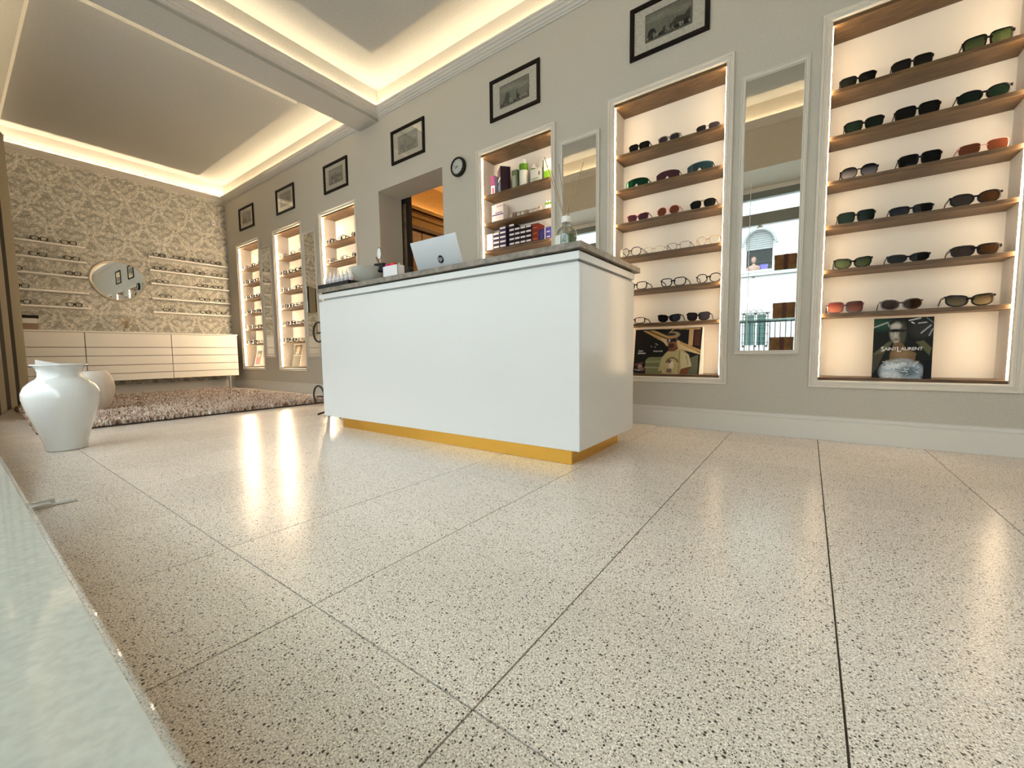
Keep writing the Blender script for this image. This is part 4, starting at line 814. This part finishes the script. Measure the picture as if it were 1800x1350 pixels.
# ---------------------------------------------------------------- lotions and lens boxes in the niche right of the doorway
NY = D + .058; G5 = 'packs in the lotion niche'
def pmat(nm, c, r=.55): return mat(nm, c, r, spec=.15)
def carton(label, x0, x1, z, h, col, bands=(), d=.05, rz=0, y=NY, group=G5, name='carton'):
    w_ = x1 - x0; t = thing(name, label, 'box', ((x0 + x1) / 2, y + d / 2, z + .0004), rz, group)
    part('body', MB().bevbox(-w_ / 2, w_ / 2, -d / 2, d / 2, 0, h, .0012), pmat('carton_%d_%d_%d' % tuple(int(v * 255) for v in col), col), t, local=True)
    for (u0, u1, v0, v1, c) in bands:
        part('printed_panel', MB().box(-w_ / 2 + w_ * u0, -w_ / 2 + w_ * u1, -d / 2 - .0006, -d / 2 + .0002, h * v0, h * v1), pmat('ink_%d_%d_%d' % tuple(int(v * 255) for v in c), c), t, local=True)
    return t
z = SHZ[0]
carton('slim magenta and white box, leftmost on the top lotion shelf', -2.268, -2.226, z, .165, (.74, .70, .72), [(0, 1, .5, 1, (.22, .03, .16)), (.3, .75, .12, .4, (.5, .08, .25))])
carton('tall dark blue and red box, turned, on the top lotion shelf', -2.205, -2.085, z, .200, (.025, .012, .02), [(.05, .95, .50, .58, (.75, .72, .75)), (.05, .9, .03, .40, (.06, .13, .26)), (.1, .8, .68, .92, (.10, .06, .10)), (.3, .6, .2, .3, (.6, .65, .7))], d=.085, rz=-.72, y=NY - .02)
carton('olive green box, top lotion shelf', -2.048, -1.992, z, .155, (.17, .19, .09), [(.08, .7, .05, .72, (.42, .40, .32))])
def bottle(label, x, z, r, h, body, band, y=NY + .02):
    t = thing('lotion_bottle', label, 'bottle', (x, y, z + .0004), 0, G5)
    part('body', MB().lathe([(r * .95, 0), (r, .003), (r, h * .78), (r * .85, h * .84), (r * .4, h * .87)], (0, 0, 0), 20), pmat('bottle_white', body), t, True, local=True)
    part('label', MB().lathe([(r * 1.02, h * .55), (r * 1.02, h * .76)], (0, 0, 0), 20, cap=False), pmat('label_green', band), t, True, local=True)
    part('cap', MB().lathe([(r * .5, h * .87), (r * .5, h * .93), (r * .2, h * .96), (r * .12, h)], (0, 0, 0), 16), PLASTW, t, True, local=True)
bottle('white bottle with green label, tallest on the top lotion shelf', -1.940, z, .036, .235, (.74, .73, .66), (.10, .24, .02)); bottle('round topped bottle with olive label behind the tall one', -1.874, z, .026, .190, (.72, .70, .60), (.22, .24, .05), NY + .07)
carton('white box with green script, top lotion shelf', -1.862, -1.758, z, .112, (.62, .60, .54), [(.1, .7, .3, .36, (.20, .28, .10)), (.15, .6, .18, .22, (.25, .3, .15)), (.72, .84, .5, .75, (.12, .13, .17))])
carton('green and white box, rightmost on the top lotion shelf', -1.745, -1.665, z, .155, (.70, .70, .60), [(.1, .9, .05, .45, (.16, .34, .02)), (.3, .7, .6, .66, (.35, .35, .3)), (0, .1, 0, 1, (.05, .08, .05))])
z = SHZ[1]
carton('white box with violet bands, second lotion shelf', -2.263, -2.140, z, .150, (.76, .70, .70), [(0, 1, .40, .47, (.10, .07, .18)), (.3, .9, .5, .58, (.35, .25, .42)), (.4, .95, .86, .9, (.4, .3, .35))], d=.07)
for k, (x, w_, h, cc_) in enumerate([(-2.06, .03, .055, (.5, .44, .36)), (-2.02, .026, .05, (.20, .12, .08)), (-1.985, .03, .05, (.55, .5, .43)), (-1.945, .03, .05, (.50, .46, .40)), (-1.905, .022, .045, (.28, .20, .15)), (-1.865, .03, .045, (.6, .54, .46)), (-1.825, .034, .045, (.60, .56, .5)), (-1.785, .024, .05, (.62, .52, .42))]):
    carton('tiny pale pack, %s from left on the second lotion shelf' % ('first', 'second', 'third', 'fourth', 'fifth', 'sixth', 'seventh', 'eighth')[k], x - w_ / 2, x + w_ / 2, z, h, cc_, [(0, 1, .7, .85, (.3, .22, .18))], d=.03, group='tiny packs on the second lotion shelf', name='small_pack')
for k in range(3): bottle('small clear pointed bottle, %s at the right end of the second lotion shelf' % ('left', 'middle', 'right')[k], -1.725 + k * .024, z, .011, .085, (.74, .70, .62), (.74, .70, .62))
z = SHZ[2]
def lensbox(label, x0, wd, zz, hh, col, bar):
    carton(label, x0, x0 + wd - .001, zz, hh - .0012, col, [(.08, .92, .52, .92, bar)], d=.09, group='stacked contact lens boxes', name='contact_lens_box')
CO = ['first', 'second', 'third', 'fourth']; RO = ['bottom', 'second', 'third', 'fourth', 'fifth']
for c_ in range(3):
    for r in range(4 + (c_ == 2)): lensbox('navy and white lens box, %s column of left stack, %s row' % (CO[c_], RO[r]), -2.325 + c_ * .071, .070, z + r * .037, .037, (.045, .035, .09) if c_ else (.62, .58, .66), (.74, .72, .74))
for c_ in range(4):
    for r in range(4 + (c_ == 0)): lensbox('black and white lens box, %s column of right stack, %s row' % (CO[c_], RO[r]), -2.082 + c_ * .0565, .056, z + r * .038, .038, (.018, .010, .014), (.72, .68, .70))
carton('brick red box standing right of the lens boxes', -1.853, -1.792, z, .150, (.16, .025, .012), [(.2, .8, .15, .22, (.35, .12, .08)), (.2, .8, .45, .5, (.35, .12, .08)), (.2, .8, .75, .8, (.35, .12, .08))], d=.1)
carton('dark blue box right of the red box', -1.788, -1.740, z, .095, (.02, .018, .10), [(.2, .8, .2, .8, (.035, .04, .16))], d=.07); carton('bright blue box at the right end of the lens box shelf', -1.733, -1.672, z, .100, (.03, .03, .17), [(0, .12, 0, 1, (.55, .55, .6)), (.3, .8, .2, .3, (.25, .27, .45)), (.3, .8, .6, .7, (.25, .27, .45))], d=.07)
solo('storage_box', MB().bevbox(-4.44, -4.19, D + .170, D + .179, SHZ[0] + .0004, SHZ[0] + .085, .002), noise_mat('terracotta_box', (.34, .12, .06), (.42, .17, .09), 20, .6), 'terracotta coloured box on the top shelf of the niche left of the doorway', 'box', (-4.31, D + .14, SHZ[0]))

# ---------------------------------------------------------------- glass display shelves with boxes inside the shop window
KR = noise_mat('kraft_brown', (.13, .058, .018), (.23, .115, .04), 14, .6); RIB = mat('dark_ribbon', (.06, .012, .010), .4)
for k, z in enumerate((1.423, .858, .478)):
    t = thing('window_shelf', 'clear glass shelf hung in the shop window, %s' % ('uppermost', 'middle', 'lowest')[k], 'shelf', (-.5, -.33, z))
    part('glass', MB().bevbox(-1.3, .35, -.43, -.22, z, z + .008, .001), thin_glass('shelf_glass', (.80, .93, .88), .15), t)
    for x in (-1.28, .33): part('clamp', MB().box(x - .008, x + .008, -.245, -.225, z - .008, z + .014), STEEL, t)
for k, x in enumerate((-.630, .33, -1.28)): solo('shelf_cable', MB().tube([(x, -.235 + .0, .30), (x, -.235, 2.49)], .0036, 6), mat('cable_white', (.85, .85, .85), .3), 'thin steel cable holding the window shelves, %s' % ('middle', 'right', 'left')[k], 'cable', (x, -.235, .3))
for k, (z, h, w_) in enumerate(((1.4315, .178, .22), (.8665, .182, .22), (.4865, .156, .235))):
    x0 = -.365 - (.02 if k == 2 else 0)
    t = thing('gift_box', 'brown box with dark ribbon in the shop window, seen in the mirror, %s' % ('top', 'middle', 'bottom')[k], 'box', (x0 + w_ / 2, -.31, z))
    part('carton', MB().bevbox(x0, x0 + w_, -.40, -.25, z, z + h, .002), KR, t); part('lid', MB().bevbox(x0 - .002, x0 + w_ + .002, -.402, -.248, z + h * .72, z + h + .002, .002), KR, t)
    part('ribbon', MB().box(x0 + w_ * .42, x0 + w_ * .62, -.4045, -.2455, z, z + h + .003), RIB, t)
solo('window_hook', MB().bevbox(-.56, -.52, -.46, -.42, 2.02, 2.048, .004).box(-.575, -.505, -.45, -.43, 2.006, 2.02), STEEL, 'small metal hook under the window rail, seen in the tall mirror', 'hook', (-.54, -.44, 2.05))

# ---------------------------------------------------------------- street and the house opposite (seen in the mirrors)
struct('ground_street', MB().box(-30, 26, -14.4, -.65, -.3, -.12), noise_mat('asphalt', (.28, .28, .28), (.36, .36, .36), 60, .9))
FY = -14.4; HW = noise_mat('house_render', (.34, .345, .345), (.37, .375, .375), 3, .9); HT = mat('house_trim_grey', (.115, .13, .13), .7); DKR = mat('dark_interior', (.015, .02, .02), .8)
t = thing('opposite_house', 'white rendered house across the street, seen in the tall mirror', 'building', (-2, FY, 0))
wx = [(-2.32, -1.27, 3.74, 5.40), (-2.32, -1.40, .60, 2.04)]
mb = MB().box(-30, -2.32, FY - .3, FY, -.3, 12).box(-1.27, 26, FY - .3, FY, -.3, 12).box(-2.32, -1.27, FY - .3, FY, 2.04, 3.74).box(-1.40, -1.27, FY - .3, FY, -.3, 2.04).box(-2.32, -1.40, FY - .3, FY, -.3, .60).box(-2.32, -1.27, FY - .3, FY, 5.40, 12)
arc = [(-1.795 + .525 * math.cos(a), 4.87 + .53 * math.sin(a)) for a in np.linspace(0, PI, 17)]
for i in range(16):
    (xa, za), (xb, zb_) = arc[i], arc[i + 1]; mb.add([(xa, FY, za), (xb, FY, zb_), (xb, FY, 5.4), (xa, FY, 5.4), (xa, FY - .3, za), (xb, FY - .3, zb_), (xb, FY - .3, 5.4), (xa, FY - .3, 5.4)], [(0, 1, 2, 3), (0, 4, 5, 1), (7, 6, 5, 4)])
part('wall', mb, HW, t)
mb = MB(); ri, ro = .53, .62; A_ = np.linspace(0, PI, 21)
for i in range(20):
    q = []
    for a in (A_[i], A_[i + 1]):
        for r in (ri, ro):
            for yy in (FY, FY + .09): q.append((-1.795 + r * math.cos(a), yy, 4.87 + r * math.sin(a)))
    mb.add(q, [(1, 3, 7, 5), (0, 1, 5, 4), (2, 3, 7, 6)])
mb.box(-1.27, -1.12, FY, FY + .09, 4.80, 4.88).box(-2.47, -2.32, FY, FY + .09, 4.80, 4.88); part('arch_moulding', mb, HT, t)
w1 = part('window', MB().box(-2.32, -2.27, FY - .2, FY - .12, 3.74, 4.9).box(-1.32, -1.27, FY - .2, FY - .12, 3.74, 4.9).box(-2.32, -1.27, FY - .2, FY - .12, 3.74, 3.79), WHITE, t)
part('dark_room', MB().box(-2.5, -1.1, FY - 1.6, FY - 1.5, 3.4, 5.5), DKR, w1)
sl = MB().box(-2.29, -1.30, -.012, .012, 0, .074).data('shutter_slat', HT)
part('shutter_backing', MB().box(-2.30, -1.29, FY - .15, FY - .14, 4.64, 5.42), mat('shutter_gap', (.03, .035, .035), .8), w1)
for k in range(9): o = obj('shutter_slat', sl, w1); o.location = (2.0, -.12, 4.64 + k * .086)
part('ledge', MB().bevbox(-9, 7, FY, FY + .22, 3.52, 3.66, .02), HT, t); part('window_sill', MB().bevbox(-2.42, -1.18, FY, FY + .28, 3.66, 3.735, .01), WHITE, t)
w2 = part('window', MB().box(-2.32, -2.24, FY - .2, FY - .1, .6, 2.04).box(-1.48, -1.40, FY - .2, FY - .1, .6, 2.04).box(-1.90, -1.80, FY - .2, FY - .1, .6, 2.04).box(-2.32, -1.40, FY - .2, FY - .1, 1.96, 2.04).box(-2.32, -1.40, FY - .2, FY - .1, .6, .68), WHITE, t)
for a, b in ((-2.24, -1.90), (-1.80, -1.48)): part('pane', MB().box(a, b, FY - .16, FY - .15, .68, 1.96), mat('far_pane', (.05, .12, .11), .1), w2)
gr = MB(); 
for k in range(7): x = -2.30 + k * .15; gr.box(x - .012, x + .012, FY + .04, FY + .065, .6, 2.0)
for z in (.8, 1.15, 1.5, 1.85): gr.box(-2.34, -1.36, FY + .04, FY + .06, z - .012, z + .012)
for k in range(3):
    a0 = [(-2.14 + k * .22 + .10 * math.cos(a), FY + .05, 2.06 + .10 * math.sin(a)) for a in np.linspace(-.3, PI + .3, 14)]; gr.tube(a0, .012, 5)
part('window_grille', gr, mat('grille_iron', (.010, .013, .013), .6), t); part('grille_shelf', MB().box(-2.40, -1.30, FY, FY + .14, 2.02, 2.05), HT, t)
t = thing('street_railing', 'grey iron railing in the street, seen low in the tall mirror', 'railing', (-1.5, FY + 1.2, -.12)); RI = mat('railing_iron', (.006, .010, .010), .8, spec=.05)
yy = FY + 1.0; part('top_rail', MB().bevbox(-6, 4, yy - .03, yy + .03, 1.56, 1.63, .01), RI, t); part('bottom_rail', MB().box(-6, 4, yy - .02, yy + .02, .05, .09), RI, t)
pk = MB().box(-.016, .016, -.012, .012, 0, 1.47).data('picket', RI)
for k in range(58): o = obj('picket', pk, t); o.location = (-4.4 + k * .172, -.2, .21)
solo('laundry_basket', MB().lathe([(.11, 0), (.145, .20), (.155, .22), (.145, .22), (.10, .01)], (-1.60, FY + .10, 3.737), 20, cap=False).lathe([(.0001, .004), (.11, .004)], (-1.60, FY + .10, 3.737), 20, cap=False), mat('violet_plastic', (.05, .045, .19), .4), 'violet plastic basket on the sill of the house opposite', 'basket', (-1.60, FY + .10, 3.737), True)
# person leaning on the sill
t = thing('person', 'person in a pale top leaning out of the window opposite', 'person', (-1.97, FY - .04, 3.33))
def skin(name, verts, edges, radii, m, parent, lv=2):
    me_ = bpy.data.meshes.new(name); me_.from_pydata(verts, edges, []); o = bpy.data.objects.new(name, me_); C.objects.link(o)
    md = o.modifiers.new('s', 'SKIN'); 
    for v, r in zip(me_.skin_vertices[0].data, radii): v.radius = (r, r)
    me_.skin_vertices[0].data[0].use_root = True; sd = o.modifiers.new('u', 'SUBSURF'); sd.levels = lv; sd.render_levels = lv
    dg = bpy.context.evaluated_depsgraph_get(); dg.update(); nm = bpy.data.meshes.new_from_object(o.evaluated_get(dg)); bpy.data.objects.remove(o)
    nm.name = name; nm.materials.clear(); nm.materials.append(m); nm.polygons.foreach_set('use_smooth', [True] * len(nm.polygons)); return obj(name, nm, parent)
SK = mat('skin', (.13, .07, .05), .6); TP = mat('pale_top', (.15, .10, .08), .8)
skin('body', [(0, -.12, .0), (0, -.05, .28), (0, .02, .56), (0, .05, .66), (0, .07, .74), (-.17, .02, .58), (-.25, .12, .47), (-.12, .26, .46), (.17, .02, .58), (.25, .12, .47), (.12, .27, .46)], [(0, 1), (1, 2), (2, 3), (3, 4), (2, 5), (5, 6), (6, 7), (2, 8), (8, 9), (9, 10)], [.13, .14, .14, .06, .05, .06, .045, .03, .06, .045, .03], TP, t)
part('head', MB().lathe([(.001, -.12), (.05, -.10), (.075, -.04), (.085, .03), (.07, .09), (.03, .12), (.001, .125)], (0, .09, .86), 16), SK, t, True, local=True)
part('hair', MB().lathe([(.092, -.01), (.094, .04), (.078, .10), (.03, .135), (.001, .14)], (0, .075, .865), 16, cap=False), mat('hair_brown', (.08, .04, .02), .8), t, True, local=True)
for s in (-1, 1): part('hand', MB().lathe([(.001, -.05), (.03, -.03), (.035, .01), (.02, .05), (.001, .06)], (s * .09, .29, .465), 10), SK, t, True, local=True)
